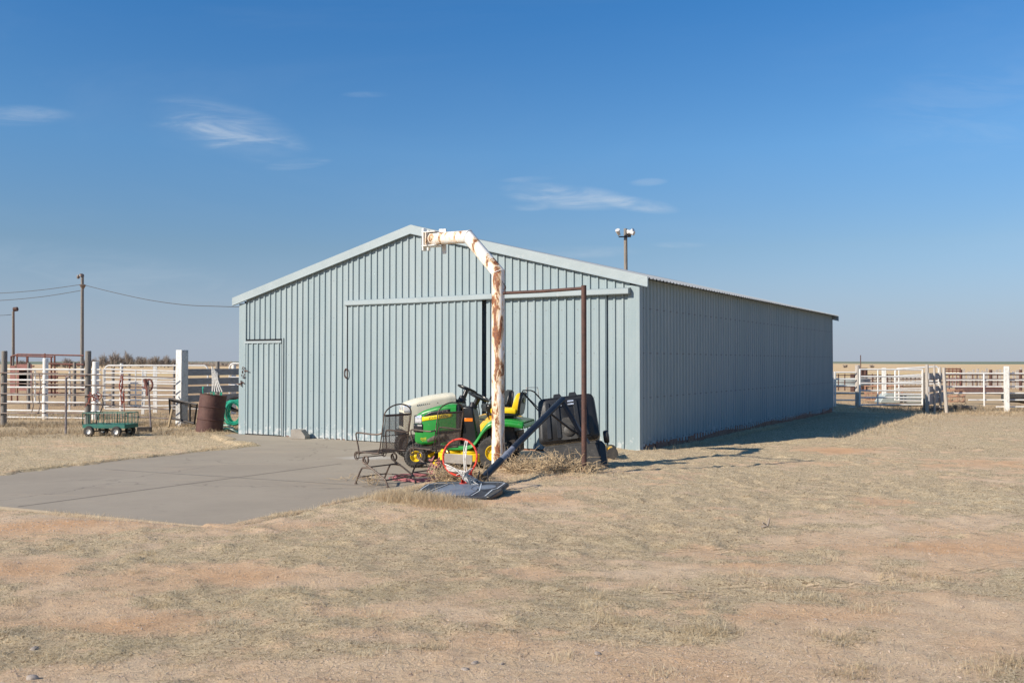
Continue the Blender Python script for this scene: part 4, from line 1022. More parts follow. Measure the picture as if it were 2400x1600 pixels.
def green_detail(root, hood, patch_, st):
    zc = lambda x_: .775+.075*(1.24-x_)/.52
    patch_('side_vent', mt['plastic'], .76, 1.20, lambda x_: zc(x_)+.038, lambda x_: zc(x_)+.038+.065*min(1, (1.22-x_)/.12), .003)
    for s_ in (1, -1):
        v = MB()
        for k in range(5): v.box(.80+k*.075, .815+k*.075, s_*(.25+.004)-.004, s_*(.25+.004)+.004, zc(.8+k*.075)+.042, zc(.8+k*.075)+.095)
        v.build('vent_bar', mt['grime'], hood, split=True)
    patch_('stripe', mt['decal'], .72, 1.235, lambda x_: zc(x_)-.036*min(1, (x_-.70)/.05), lambda x_: zc(x_)+.03*min(1, (x_-.70)/.05), .004)
    patch_('lower_trim', mt['plastic'], .70, 1.24, lambda x_: zc(x_)+.028, lambda x_: zc(x_)+.040, .0035)
    for s_ in (1, -1):
        ang = math.atan2(-.075, .52)
        if s_ > 0: M = Matrix(((-1, 0, 0, .95), (0, 0, 1, .2635), (0, 1, 0, zc(.95)-.003), (0, 0, 0, 1))) @ Matrix.Rotation(-ang, 4, 'Z')
        else: M = Matrix(((1, 0, 0, .95), (0, 0, -1, -.2635), (0, 1, 0, zc(.95)-.003), (0, 0, 0, 1))) @ Matrix.Rotation(ang, 4, 'Z')
        text_part('lettering', 'JOHN DEERE', .056, M, mt['ink'], hood, .001, 1.05)
        M2 = M.copy(); M2.translation = Vector((1.20, s_*.2515, .455))
        text_part('model_number', 'D105', .052, M2, mt['decal'], hood, .001)
        M3 = M.copy(); M3.translation = Vector((1.20, s_*.2515, .425)); text_part('model_number', 'Automatic', .018, M3, mt['decal'], hood, .001)
    patch_('headlight', mt['lens'], 1.24, 1.375, lambda x_: .70+.0*x_, lambda x_: .845-.35*max(0, x_-1.27), .004)
    patch_('grille', mt['plastic'], 1.22, 1.40, lambda x_: .555, lambda x_: .695, .005)
    g = MB(); g.box(1.345, 1.395, -.17, .17, .56, .83)
    for k in range(7): g.box(1.39, 1.402, -.16, .16, .57+k*.036, .585+k*.036)
    g.build('grille', mt['plastic'], hood)
    b = MB(); b.box(.58, .75, -.235, .235, .60, 1.02, tx=.02, ty=.03); b.build('cowl', mt['plastic'], root, bevel=.03)
def cream_detail(root, hood, patch_, st):
    patch_('headlight', mt['lens'], 1.50, 1.60, lambda x_: .83, lambda x_: .965, .004)
    g = MB(); g.box(1.56, 1.606, -.20, .20, .58, .82)
    for k in range(7): g.box(1.6, 1.615, -.19, .19, .60+k*.03, .613+k*.03)
    g.build('grille', mt['plastic'], hood)
    b2 = MB(); b2.box(1.59, 1.612, -.2, -.05, .86, .95); b2.box(1.59, 1.612, .05, .2, .86, .95); b2.build('headlight', mt['lens'], hood, bevel=.01, split=True)
    b = MB(); b.loft([[(x_, -w_, z_), (x_, w_, z_), (x_, w_, z_+h_), (x_, -w_, z_+h_)] for x_, w_, z_, h_ in ((1.38, .26, .42, .10), (1.62, .25, .40, .13), (1.70, .17, .42, .09))]); b.build('bumper', mt['plastic'], root, bevel=.03)
    for s_ in (1, -1):
        v = MB()
        for k in range(11): v.prism([(1.0+k*.036, .0), (1.022+k*.036, .0), (1.010+k*.036, .022)], -.002, .004, Matrix.Translation((0, s_*.287, .985-.004*k)) @ Matrix.Rotation(R(90), 4, 'X'))
        v.build('hood_vent', mt['dark'], hood)
    b = MB(); b.box(.62, .80, -.23, .23, .60, 1.12, tx=.03, ty=.03); b.build('cowl', mt['plastic'], root, bevel=.03)
GREEN = dict(paint='green', fpaint='green', deck='yellow', rim='yellow', hub='yellow', cr=.05, fx=1.30, fr=.185, fy=.37, fwid=.16, steer=R(18), ry=.35, rr=.265, rw=.21,
    hood=[(.66, 1.035, .60, .235, .02), (.80, 1.03, .585, .25, .02), (.98, 1.0, .56, .256, .02), (1.0, .995, .40, .256, .02), (1.10, .965, .365, .256, .02), (1.24, .92, .355, .248, .02), (1.33, .87, .37, .225, .02), (1.38, .80, .40, .185, .02)],
    fender=[(.86, .40), (.70, .36), (.40, .37), (.28, .46), (.14, .68), (.0, .78), (-.28, .79), (-.50, .755)], fw=.44, skirt=.085, dx=.34, dz=.98, rz=.74, sz=1.14, seat=(-.12, .86), seatmat='seatyellow', emblem=True, detail=green_detail)
CREAM = dict(paint='cream', fpaint='amber', deck='amber', rim='creamrim', hub='grime', cr=.07, fx=1.42, fr=.22, fy=.40, fwid=.17, steer=R(6), ry=.40, rr=.29, rw=.23,
    hood=[(.68, 1.16, .62, .27, .03), (.80, 1.16, .60, .285, .03), (1.10, 1.12, .58, .29, .03), (1.34, 1.07, .52, .285, .03), (1.36, 1.065, .42, .285, .03), (1.50, 1.02, .42, .275, .03), (1.60, .97, .44, .235, .03)],
    fender=[(.86, .42), (.70, .38), (.40, .39), (.30, .46), (.17, .62), (.0, .73), (-.28, .765), (-.50, .74)], fw=.47, skirt=.09, dx=.40, dz=1.04, rz=.8, sz=1.22, seat=(-.12, .84), seatmat='plastic', detail=cream_detail)
def yawof(hx, hy): return math.atan2(hy, hx)
gr_rear = Vector((ax(1169, 14.72), 14.72, PADZ)); hx = Vector((-.975, .215, 0)).normalized()
lf = Vector((-hx.y, hx.x, 0))      # its left side faces the camera
g_loc = gr_rear + Vector((0, .36, 0))
mower('riding_mower', (g_loc.x, g_loc.y, PADZ), yawof(hx.x, hx.y), GREEN, 'green riding mower with yellow seat and side stripe, parked nearer the white pipe post')
hx2 = Vector((-.955, -.295, 0)).normalized()
mower('riding_mower', (-.42, 16.75, PADZ), yawof(hx2.x, hx2.y), CREAM, 'cream hooded riding mower with orange yellow fenders parked behind the green one')

# ================================================================ PUSH MOWER behind the hoop base
pmr = empty('push_mower', (1.30, 15.4, 0), R(176), 'push mower with orange deck and black wheels half hidden behind the black hoop base', 'push mower')
zp = zat(1.3, 15.4); pmr.location.z = zp
m = MB(); m.prism(rpoly([(-.28, -.24), (.24, -.24), (.34, -.1), (.34, .1), (.24, .24), (-.28, .24)], .08), .10, .20); m.box(-.38, -.26, -.20, .20, .09, .17); m.build('deck', mt['amber'], pmr, bevel=.02)
m = MB(); m.lathe([(.15, .20), (.16, .26), (.13, .34), (.06, .37), (0, .37)], 20); m.box(.05, .2, -.07, .07, .2, .3); m.build('engine', mt['blackmetal'], pmr, smooth=True)
for x_, r_w in ((-.36, .09), (.28, .10)):
    for s_ in (1, -1):
        M = Matrix.Translation((x_, s_*.29, r_w)) @ Matrix.Rotation(R(90), 4, 'X')
        wv = MB(); wv.lathe([(r_w*.6, -.03), (r_w, -.028), (r_w+.002, 0), (r_w, .028), (r_w*.6, .03)], 22, M); wo = wv.build('wheel', mt['rubber'], pmr, smooth=True)
        wv = MB(); wv.lathe([(r_w*.62, .0), (r_w*.6, .02), (r_w*.2, .01), (0, .01)], 16, M); wv.lathe([(r_w*.62, 0), (r_w*.6, -.02), (r_w*.2, -.01), (0, -.01)], 16, M); wv.build('rim', mt['lens'], wo, smooth=True)
hn = MB(); tpt = [at(1270, 980, 15.45), at(1224, 917, 15.6), at(1240, 915, 15.75), at(1250, 915, 15.8), at(1264, 930, 15.6), at(1290, 955, 15.45)]
hn.tube([at(1262, 962, 15.0)]+[at(1224, 918, 14.9), at(1226, 914.5, 15.0), at(1244, 914.5, 15.3), at(1252, 918, 15.35), at(1272, 940, 15.3), at(1300, 975, 15.3)], .0115, 8)
hn.tube([at(1264, 958, 15.02), at(1227, 921, 14.93)], .008, 6)
ph = hn.build('handle', mt['blackmetal'], None, smooth=True)
Mi = (Matrix.Translation(pmr.location) @ Matrix.Rotation(R(176), 4, 'Z')).inverted(); ph.data.transform(Mi); ph.parent = pmr
bl = MB(); bl.tube([at(1234, 932, 15.1), at(1234, 908, 15.15), at(1260, 907.5, 15.3), at(1263, 930, 15.35)], .006, 6)
bo = bl.build('bail_bar', mt['palewood'], None, smooth=True); bo.data.transform(Mi); bo.parent = pmr

# ================================================================ PATIO CHAIRS (local x forward = seat direction, y left)
def chair(loc, yaw, label):
    root = empty('patio_chair', loc, yaw, label, 'chair', 'wrought iron patio chairs on the concrete')
    r1 = .0105; W2 = .31
    back_b = Vector((-.02, 0, .36)); back_t = Vector((-.12, 0, .80)); back_a = Vector((-.155, 0, 1.0))
    sb, sf = Vector((.0, 0, .33)), Vector((.52, 0, .30))
    f = MB()
    arch_ = [Vector((.16, -W2, .33)), Vector((.03, -W2, .335)), Vector((-.03, -W2, .42)), Vector((-.12, -W2, .865))]
    arc = [Vector((back_t.x-.04*math.sin(a), -W2*math.cos(a), .865+.145*math.sin(a))) for a in np.linspace(0, math.pi, 13)]
    f.tube(arch_[:3]+arc+[Vector((-.03, W2, .42)), Vector((.03, W2, .335)), Vector((.16, W2, .33))], r1, 8)
    f.tube([(-.12, -W2, .865), (-.12, W2, .865)], r1, 8); f.build('back_frame', mt['chairmetal'], root, smooth=True)
    def lattice(mb, fn, nu, nv, w_=.0030):
        for k in range(-nv, nu):
            for sgn in (1, -1):
                pts = []
                for q in range(nv+1):
                    u = (k+q)/nu if sgn > 0 else (k+nv-q)/nu
                    if 0 <= u <= 1: pts.append(fn(u, q/nv))
                for a, b in zip(pts, pts[1:]): mb.beam(a, b, w_, w_)
    bm_ = MB(); lattice(bm_, lambda u, v: Vector((-.03+(-.09)*v+.0, -W2+.03+u*(2*W2-.06), .36+.50*v)), 26, 36); bmo = bm_.build('back_mesh', mt['chairmetal'], root)
    bf = MB(); bf.tube([(-.035, -W2+.03, .37), (-.12, -W2+.03, .85), (-.12, W2-.03, .85), (-.035, W2-.03, .37)], .007, 6, closed=True); bf.tube([(-.075, -W2, .58), (-.075, W2, .58)], .006, 6); bf.build('mesh_border', mt['chairmetal'], bmo)
    sm = MB(); lattice(sm, lambda u, v: Vector((.02+.50*v, -W2+.02+u*(2*W2-.04), .335+.01*v+(.0 if v < .9 else -.3*(v-.9)))), 26, 30); smo = sm.build('seat_mesh', mt['chairmetal'], root)
    fr_ = MB(); fr_.tube([(0, -W2, .34), (.5, -W2, .34), (.54, -W2, .30), (.52, -W2, .25)], .011, 8); fr_.tube([(0, W2, .34), (.5, W2, .34), (.54, W2, .30), (.52, W2, .25)], .011, 8)
    fr_.tube([(.52, -W2, .25), (.52, W2, .25)], .008, 6); fr_.tube([(.55, -W2, .31), (.55, W2, .31)], .008, 6); fr_.tube([(.0, -W2, .34), (.0, W2, .34)], .008, 6)
    for s_ in (1, -1): fr_.tube([Vector((.515+.055*math.cos(a), s_*W2, .285+.055*math.sin(a))) for a in np.linspace(0, 2*math.pi, 15)[:-1]], .008, 6, closed=True)
    fr_.build('seat_frame', mt['chairmetal'], smo, smooth=True)
    for s_ in (1, -1):
        a = MB(); a.tube(curve_pts([(-.08, s_*W2, .63), (-.02, s_*(W2+.02), .605), (.12, s_*(W2+.04), .60), (.42, s_*(W2+.04), .61), (.50, s_*(W2+.03), .58), (.47, s_*(W2+.01), .42), (.45, s_*W2, .30)], 6), .012, 8); a.build('arm', mt['chairmetal'], root, smooth=True)
        b = MB(); cx_, cz_ = .33, .235
        b.tube([Vector((cx_+.052*math.cos(q), s_*(W2-.03), cz_+.052*math.sin(q))) for q in np.linspace(R(80), R(80+330), 18)]+[Vector((cx_-.03, s_*(W2-.03), .15))], .013, 8)
        b.build('spring', mt['chairmetal'], root, smooth=True)
    for o_ in [k for k in bpy.data.objects if k.parent == root or (k.parent and k.parent.parent == root)]:
        if o_.name.startswith('spring'): continue
        for v_ in o_.data.vertices: v_.co.x = -.04+(v_.co.x+.15)*.843; v_.co.y *= .865
    return root
def chair_base(root):
    W3 = .28
    kz = lambda P: [(p[0], p[1], .19+(p[2]-.15)*.785) for p in P]
    b = MB()
    for s_ in (1, -1):
        b.tube(curve_pts(kz([(.36, s_*W3, .15), (.26, s_*W3, .10), (-.02, s_*W3, -.08), (-.06, s_*W3, -.12), (-.10, s_*W3, -.22)]), 5), .0125, 8)
        b.tube(curve_pts(kz([(.20, s_*W3, .07), (.36, s_*W3, .07), (.42, s_*W3, .03), (.52, s_*W3, -.20)]), 5), .0125, 8)
    b.build('leg', mt['chairmetal'], root, smooth=True, split=True)
    b = MB(); b.tube(kz([(.26, -W3, .09), (.26, W3, .09)]), .010, 6); b.tube(kz([(-.05, -W3, -.11), (-.05, W3, -.11)]), .010, 6); b.tube(kz([(.48, -W3, -.11), (.48, W3, -.11)]), .010, 6); b.tube(kz([(-.05, -W3, -.11), (.48, -W3, -.11)]), .008, 6); b.tube(kz([(-.05, W3, -.11), (.48, W3, -.11)]), .008, 6)
    b.build('stretcher', mt['chairmetal'], root, smooth=True, split=True)
    b = MB()
    for x_ in (-.10, .52):
        for s_ in (1, -1): b.lathe([(.024, -.110), (.024, -.100), (.012, -.09)], 10, Matrix.Translation((x_, s_*W3, 0)))
    b.build('foot_pad', mt['chairmetal'], root, smooth=True, split=True)
YC = yawof(-.80, .60)
ch1 = chair((-1.60, 12.86, PADZ+.11), YC, 'wrought iron mesh patio chair standing clear on the concrete, nearest the barn doors side')
chair_base(ch1)
ch1['label'] = 'brown wrought iron patio chair with mesh back, standing farther left on open concrete'
ch2 = copy_tree(ch1); ch2.location = (-.90, 13.42, PADZ+.11); ch2.rotation_euler.z = YC-.04
ch2['label'] = 'brown wrought iron patio chair right in front of the green mower hood'

# ================================================================ SMALL THINGS ROUND THE CHAIRS
cr_ = MB(); c0 = gp(988, 1122, PADZ)
for k in range(6):
    ra_ = .42+random.uniform(-.05, .05); ph_ = random.uniform(0, 6)
    cr_.tube([Vector((c0.x+ra_*math.cos(a)*1.0+.02*math.sin(3*a+ph_), c0.y+ra_*.72*math.sin(a)+.02*math.cos(4*a+ph_), PADZ+.012+.012*(k % 3)+.006*math.sin(5*a+k))) for a in np.linspace(0, 2*math.pi, 30)[:-1]], .0075, 5, closed=True)
c1_ = gp(1018, 1112, PADZ)
for k in range(26):
    p_ = c1_+Vector((random.uniform(-.05, .12), random.uniform(-.1, .1), .02+random.uniform(0, .2)))
    cr_.tube(curve_pts([p_, p_+Vector((random.uniform(-.08, .08), random.uniform(-.05, .05), random.uniform(-.06, .08))), p_+Vector((random.uniform(-.1, .1), random.uniform(-.1, .1), random.uniform(-.18, -.02)))], 3), .009, 5)
tag(cr_.build('coiled_rope', mt['pinkrope'], None, smooth=True), 'coil of faded red rope lying on the concrete between the patio chairs', 'rope')
# pale board leaning in the weeds by the deck
wb = MB(); a_, b_ = at(1042, 1056, 12.9), at(1107, 1057, 12.75); wb.beam(a_+Vector((0, 0, -.10)), b_+Vector((0, 0, -.12)), .02, .13); wbo = wb.build('weathered_panel', mt['block'], None, bevel=.004)
tag(wbo, 'pale weathered panel standing among dead branches behind the hoop rim', 'panel')
# concrete block by the doors
kb_ = MB(); cb = C0 - U*8.05 - S*.28; Mb2 = Matrix.Translation((cb.x, cb.y, PADZ)) @ Matrix.Rotation(math.atan2(U.y, U.x)+R(14), 4, 'Z')
kb_.prism([(-.16, 0), (.20, 0), (.20, .07), (.09, .20), (-.16, .21)], -.11, .11, Mb2 @ Matrix.Rotation(R(90), 4, 'X'))
tag(kb_.build('concrete_block', mt['block'], None, bevel=.008), 'grey concrete block with a sloped corner set against the barn doors', 'block')
# dead weeds, tangled
def tumble(name, cx, cy, cz, rx_, ry_, rz_, n, label, r0=.0035, up=0.0, col='twig', zmin=None, thick=1.0):
    mb = MB(); r0 *= thick
    for k in range(n):
        a = random.uniform(0, 2*math.pi); q = random.random()**.5
        p = Vector((cx+rx_*q*math.cos(a), cy+ry_*q*math.sin(a), cz+random.uniform(0, .35)*rz_))
        d = Vector((random.gauss(0, 1), random.gauss(0, .8), abs(random.gauss(0, .7))+up)).normalized(); L_ = random.uniform(.25, .7)*max(rx_, .3)
        cv = Vector((random.gauss(0, 1), random.gauss(0, 1), -random.uniform(0, 1.2))).normalized()*L_*random.uniform(.15, .5)
        pts = [p, p+d*L_*.35+cv*.25, p+d*L_*.7+cv*.6, p+d*L_+cv*1.3]
        for v in pts:
            g_ = (PADZ if zmin is None else zmin)+.005
            if v.z < g_: v.z = g_+random.uniform(0, .02)
            v.z = min(v.z, cz+rz_*random.uniform(.8, 1.0))
        mb.tube(curve_pts(pts, 3), [r0*(1.35-.95*i/9) for i in range(10)], 4, caps=False)
        for j in range(2):
            s_ = pts[random.choice((1, 2))]; e_ = s_+Vector((random.gauss(0, 1), random.gauss(0, 1), random.gauss(.2, .8))).normalized()*L_*.3
            if e_.z > (zmin if zmin is not None else PADZ): mb.tube([s_, s_.lerp(e_, .5)+Vector((0, 0, .01)), e_], r0*.6, 3, caps=False)
    o = mb.build(name, mt[col]); tag(o, label, 'dead weeds'); return o
random.seed(11)
tumble('dead_weed_pile', .50, 12.85, .0, .62, .26, .44, 620, 'tangle of dead branching weeds between the rusty post and the hoop pole', .0042, zmin=-.06)
tumble('dead_weed_pile', -.68, 12.2, -.06, .36, .16, .60, 560, 'dark tangle of dead weeds right behind the orange hoop rim', .0036, zmin=-.1)
tumble('dead_weed_pile', -.55, 11.35, .0, .50, .30, .16, 90, 'thin straw and twigs strewn over the fallen backboard', .0026, zmin=.0)
tumble('dead_weed_pile', 1.0, 12.6, .0, .11, .09, .34, 50, 'dead weeds clumped round the foot of the rusty post', .0042, up=.8, zmin=0)
tumble('dead_weed_pile', 1.28, 12.9, .0, .42, .16, .10, 30, 'few dry stalks lying right of the rusty post', .0042, zmin=0)
tumble('dry_weed', ax(873, 12.8), 12.8, PADZ, .12, .1, .22, 30, 'small dry weed growing under the patio chair', .003, up=.8)
tumble('dry_weed', ax(820, 13.3), 13.3, PADZ, .25, .15, .10, 16, 'loose dry stalks on the concrete left of the patio chair', .0025)
# stones and sticks in the foreground
for (px_, py_, s_, lab) in [(1113, 1565, .040, 'brown flat stone in the foreground, upper one of three near the bottom centre'), (1090, 1579, .038, 'bluish grey flat stone lowest of three near the bottom centre'), (1176, 1565, .032, 'small grey stone right of the other two at bottom centre'), (1400, 1541, .04, 'dark slate coloured stone alone in the bare dirt'), (80, 1520, .05, 'pale grey round stone in the dry grass at bottom left'), (75, 1592, .06, 'larger grey stone at the very bottom left edge'), (1935, 1455, .024, 'little light stone in the dirt at right foreground')]:
    s_ *= .62; c = gp(px_, py_, 0); z0 = zat(c.x, c.y); q = MB(); rings = []
    for k in range(7):
        t = math.pi*k/6; rings.append([(math.sin(t)*math.cos(a)*s_*(1+.18*math.sin(3*a+px_)), math.sin(t)*math.sin(a)*s_*.7*(1+.15*math.cos(2*a+py_)), math.cos(t)*s_*.42) for a in np.linspace(0, 2*math.pi, 13)[:-1]])
    q.loft(rings, M=Matrix.Translation((c.x, c.y, z0+.002)) @ Matrix.Rotation(px_, 4, 'Z')); tag(q.build('stone', mt['stone'], None, smooth=True), lab, 'stone')
for (px_, py_, L_, up_, lab) in [(1797, 1243, .13, .07, 'short dark twig sticking up from the dry grass')]:
    c = gp(px_, py_, 0); z0 = zat(c.x, c.y); q = MB(); q.tube([(c.x-.05, c.y, z0+.0), (c.x+.01, c.y, z0+.02), (c.x+.03, c.y, z0+.09)], [.012, .012, .008], 6); q.tube([(c.x, c.y, z0+.02), (c.x-.04, c.y-.02, z0+.05)], .007, 5); tag(q.build('twig', mt['twigdark']), lab, 'twig')
# ================================================================ LEFT YARD
GL = -.12
def root_at(name, p, label, cat, group=None):
    return empty(name, (p[0], p[1], GL if len(p) < 3 else p[2]), 0, label, cat, group)
def rpost(parent, px, top, Y, r, mat, base=GL, lean=0, name='post'):
    p = at(px, top, Y); b = Vector((p.x-lean, Y, base-.25)); m = MB()
    m.tube([b, b.lerp(p, .5), p-Vector((0, 0, .012)), p], [r*1.04, r, r*.98, r*.8], 12); return m.build(name, mat, parent, world=True, smooth=True)
def rails(parent, pts, r, mat, name='rail'):
    for seg_ in pts:
        m = MB(); m.tube(seg_, r, 8); m.build(name, mat, parent, world=True, smooth=True)
# near grey pipe fence with wooden posts
YF = 24.8
f1 = root_at('pipe_fence', (-10, YF), 'dull grey pipe fence between weathered wood posts behind the green garden cart', 'fence')
rpost(f1, 10.5, 822, YF, .074, mt['greywood']); rpost(f1, 207, 822, YF, .076, mt['greywood'])
sq = MB(); pc_ = at(427, 820, YF+.1); Msq = Matrix.Translation((pc_.x, pc_.y, 0)) @ Matrix.Rotation(math.atan2(U.y, U.x), 4, 'Z')
sq.box(-.115, .115, -.115, .115, GL-.2, pc_.z, Msq); sq.build('post', mt['whitewood'], f1, world=True, bevel=.012, label='thick square white painted post')
for (y0, y1, y2) in ((872, 877, 885.5), (896.5, 902, 909.5), (921, 925, 934), (944.5, 945, 960), (967.5, 968, 982)):
    rails(f1, [[at(-420, y0-2, YF-.11), at(-60, y0, YF-.11), at(195, y1, YF-.11), at(410, y2, YF-.11)]], .018, mt['galvpipe'])
m = MB(); m.tube([at(155, 884, YF-.6), at(154, 1022, YF-2.6)], .026, 8); m.tube([at(155, 884, YF-.6), at(163, 883, YF-.6)], .03, 8); tag(m.build('steel_stake', mt['galvpipe'], None, smooth=True), 'thin upright steel stake standing left of the green garden cart', 'stake')
for px_ in (92, 76):
    m = MB(); m.tube(curve_pts([at(px_, 876, YF-.16), at(px_+(3 if px_ > 80 else -1), 905, YF-.2), at(px_-1, 930, YF-.2), at(px_+2, 950, YF-.2), at(px_-2, 966, YF-.2)], 4), .014, 6); m.build('tie_chain', mt['galvpipe'], f1, world=True)
# white pipe fence behind
YW = 27.6
f2 = root_at('pipe_fence', (-11, YW), 'white painted pipe fence with round white posts behind the grey pipe fence', 'fence')
rpost(f2, 107, 839, YW, .08, mt['white']); rpost(f2, 224.5, 847, YW, .095, mt['white']); rpost(f2, -6, 842, YW, .08, mt['white']); rpost(f2, -210, 840, YW, .08, mt['white']); rpost(f1, -190, 824, YF, .076, mt['greywood'])
for y_, x0, x1 in ((865, 14, 236), (876, 14, 236), (890, 14, 236), (907, 14, 236), (924.5, 14, 236), (941, 12, 236), (961, 12, 236), (977, 10, 205)):
    rails(f2, [[at(x0, y_, YW-.05), at(x1, y_+(1 if y_ < 940 else 3), YW-.05)]], .026, mt['white'])
for y_ in (865, 876, 890, 907, 924.5, 941, 961): rails(f2, [[at(-420, y_, YW-.05), at(-8, y_, YW-.05)]], .026, mt['white'])
rails(f2, [[at(14, 899, YW), at(14, 962, YW)], [at(82, 865, YW), at(82, 945, YW)], [at(163, 865, YW), at(163, 960, YW)]], .024, mt['white'], 'brace')
# white gates
def pipe_gate(name, Y, x0, x1, ys, tilt, label, cat='gate', stiles=None, r=.026, curved=0, mat='white', group='white pipe gates behind the barn yard'):
    g = empty(name, (ax((x0+x1)/2, Y), Y, GL), 0, label, cat, group)
    top = ys[0]; bot = ys[-1]
    if curved:
        m = MB(); c = curved
        m.tube([at(x0, bot, Y), at(x0, top+c, Y), at(x0+c*.35, top+c*.35, Y), at(x0+c, top, Y), at(x1-c, top+tilt, Y), at(x1-c*.35, top+tilt+c*.35, Y), at(x1, top+tilt+c, Y), at(x1, bot+tilt, Y)], r, 8); m.build('frame', mt[mat], g, world=True, smooth=True)
        ys = ys[1:]
    else:
        m = MB(); m.tube([at(x0, top-1, Y), at(x0, bot+1, Y)], r, 8); m.tube([at(x1, top+tilt-1, Y), at(x1, bot-tilt*.3+1, Y)], r, 8); m.build('frame', mt[mat], g, world=True, smooth=True, split=True)
    for i_, y_ in enumerate(ys):
        k = i_/max(1, len(ys)-1); m = MB(); m.tube([at(x0, y_, Y), at(x1, y_+tilt*(1-1.3*k), Y)], r*.85, 8); m.build('rail', mt[mat], g, world=True, smooth=True)
    for px_ in (stiles or []):
        m = MB(); m.tube([at(px_, top, Y), at(px_, bot, Y)], r*.8, 8); m.build('brace', mt[mat], g, world=True, smooth=True)
    return g
pipe_gate('pipe_gate', 28.2, 243, 418, [865, 884, 897, 913, 925, 938, 952], 5, 'white pipe gate sagging between the round white post and the square post', stiles=[318, 334])
pipe_gate('pipe_gate', 30.5, 246, 487, [856.5, 874, 894, 915, 937, 958], 0, 'long white pipe gate with rounded top corners behind the sagging gate', stiles=[], curved=8)
pipe_gate('pipe_gate', 31, 538, 592, [851.5, 870, 884, 902, 916, 944], 0, 'white pipe gate with rounded corner showing right beside the barn corner', curved=8)
f3 = root_at('corral_post', (0, 0, GL), '', 'post'); bpy.data.objects.remove(f3)
for px_, top, Y, r, mt_, lab in [(68, 850, 34, .062, 'greywood', 'grey wooden corral post behind the white fence at far left'), (175, 849, 36, .066, 'greywood', 'grey wooden corral post just left of the wood fence post'), (265, 862, 35, .062, 'greywood', 'grey wooden corral post under the left end of the trees'), (285, 851, 33, .06, 'whitewood', 'white corral post with the red lead rope hanging in front'), (303, 876, 37, .055, 'greywood', 'dark short corral post right of the roped white post'), (510, 847, 31, .072, 'greywood', 'grey round post standing behind the board fence'), (408, 852, 33, .045, 'greywood', 'thin grey post left of the square white post'), (548, 854, 31.3, .085, 'white', 'round white gate post beside the barn corner')]:
    p = at(px_, top, Y); m = MB(); m.tube([Vector((p.x, Y, GL-.2)), p-Vector((0, 0, .3)), p], [r, r*.97, r*.93], 10); tag(m.build('corral_post', mt[mt_], None, smooth=True), lab, 'post', 'single corral posts left of the barn')
for px_, t_, b_, Y, dx_, lab in [(363.5, 857, 964, 32, 0, 'wide flat white plank upright in the pens'), (340, 867, 972, 31, -6, 'leaning white plank in the pens left of the upright one')]:
    m = MB(); a = at(px_, t_, Y); b = at(px_+dx_, b_, Y); b.z = GL-.1; m.beam(b, a, .10 if dx_ else .14, .03, (0, -1, 0)); tag(m.build('white_plank', mt['whitewood']), lab, 'plank')
# board fence running back from the square post
f4 = empty('board_fence', (pc_.x, pc_.y, GL), 0, 'shaded grey board fence of four wide boards between the square white post and the barn', 'fence')
a0 = Vector((pc_.x, pc_.y, 0)); a1 = a0+S*4.6
for yb, yt in ((880.5, 864.5), (902, 886.5), (923, 906), (943, 927)):
    zb_, zt_ = at(441, yb, YF).z, at(441, yt, YF).z; m = MB(); m.beam(a0+Vector((0, 0, (zb_+zt_)/2)), a1+Vector((0, 0, (zb_+zt_)/2)), .035, zt_-zb_); m.build('board', mt['board'], f4, world=True, bevel=.004)
for q in (2.3, 4.6):
    p = a0+S*q; m = MB(); m.tube([p-Vector((0, 0, .3)), p+Vector((0, 0, 1.55))], .09, 10); m.build('post', mt['greywood'], f4, world=True, smooth=True)
# rusty squeeze chute and frames at far left
YR = 36
f5 = empty('cattle_chute', (ax(60, YR), YR, GL), 0, 'rust red steel cattle chute with an overhead frame behind the white fence', 'cattle chute')
def rr_(pts, r=.035, mat='rustred', nm='frame'):
    m = MB(); m.tube(pts, r, 6); m.build(nm, mt[mat], f5, world=True)
for a, b in (((42, 830), (196, 833)), ((27, 835), (42, 830)), ((38, 834), (124, 836)), ((105, 828), (105, 845)), ((112, 852), (196, 854)), ((24, 858), (80, 858))): rr_([at(*a, YR), at(*b, YR)])
for px_, t_, b_ in ((26, 834, 940), (40, 831, 940), (65, 836, 935), (63, 836, 935), (120, 836, 930), (128, 834, 930), (163, 853, 930)): rr_([at(px_, t_, YR), at(px_+1, b_, YR+.2)])
m = MB()
for (x0, x1, t_, b_) in ((24, 36, 858, 920), (40, 74, 853, 905), (45, 66, 868, 915)): m.beam(at((x0+x1)/2, b_, YR-.3), at((x0+x1)/2, t_, YR-.3), (x1-x0)/F*YR, .04, (0, -1, 0))
m.build('side_panel', mt['pinkpanel'], f5, world=True)
for k in range(7): rr_([at(100, 866+k*9, YR+2), at(135, 866+k*9, YR+2)], .05, 'rustred', 'slat')
for k in range(5): rr_([at(76, 880+k*10, YR+1), at(200, 881+k*10, YR+1)], .025, 'rustred', 'rail')
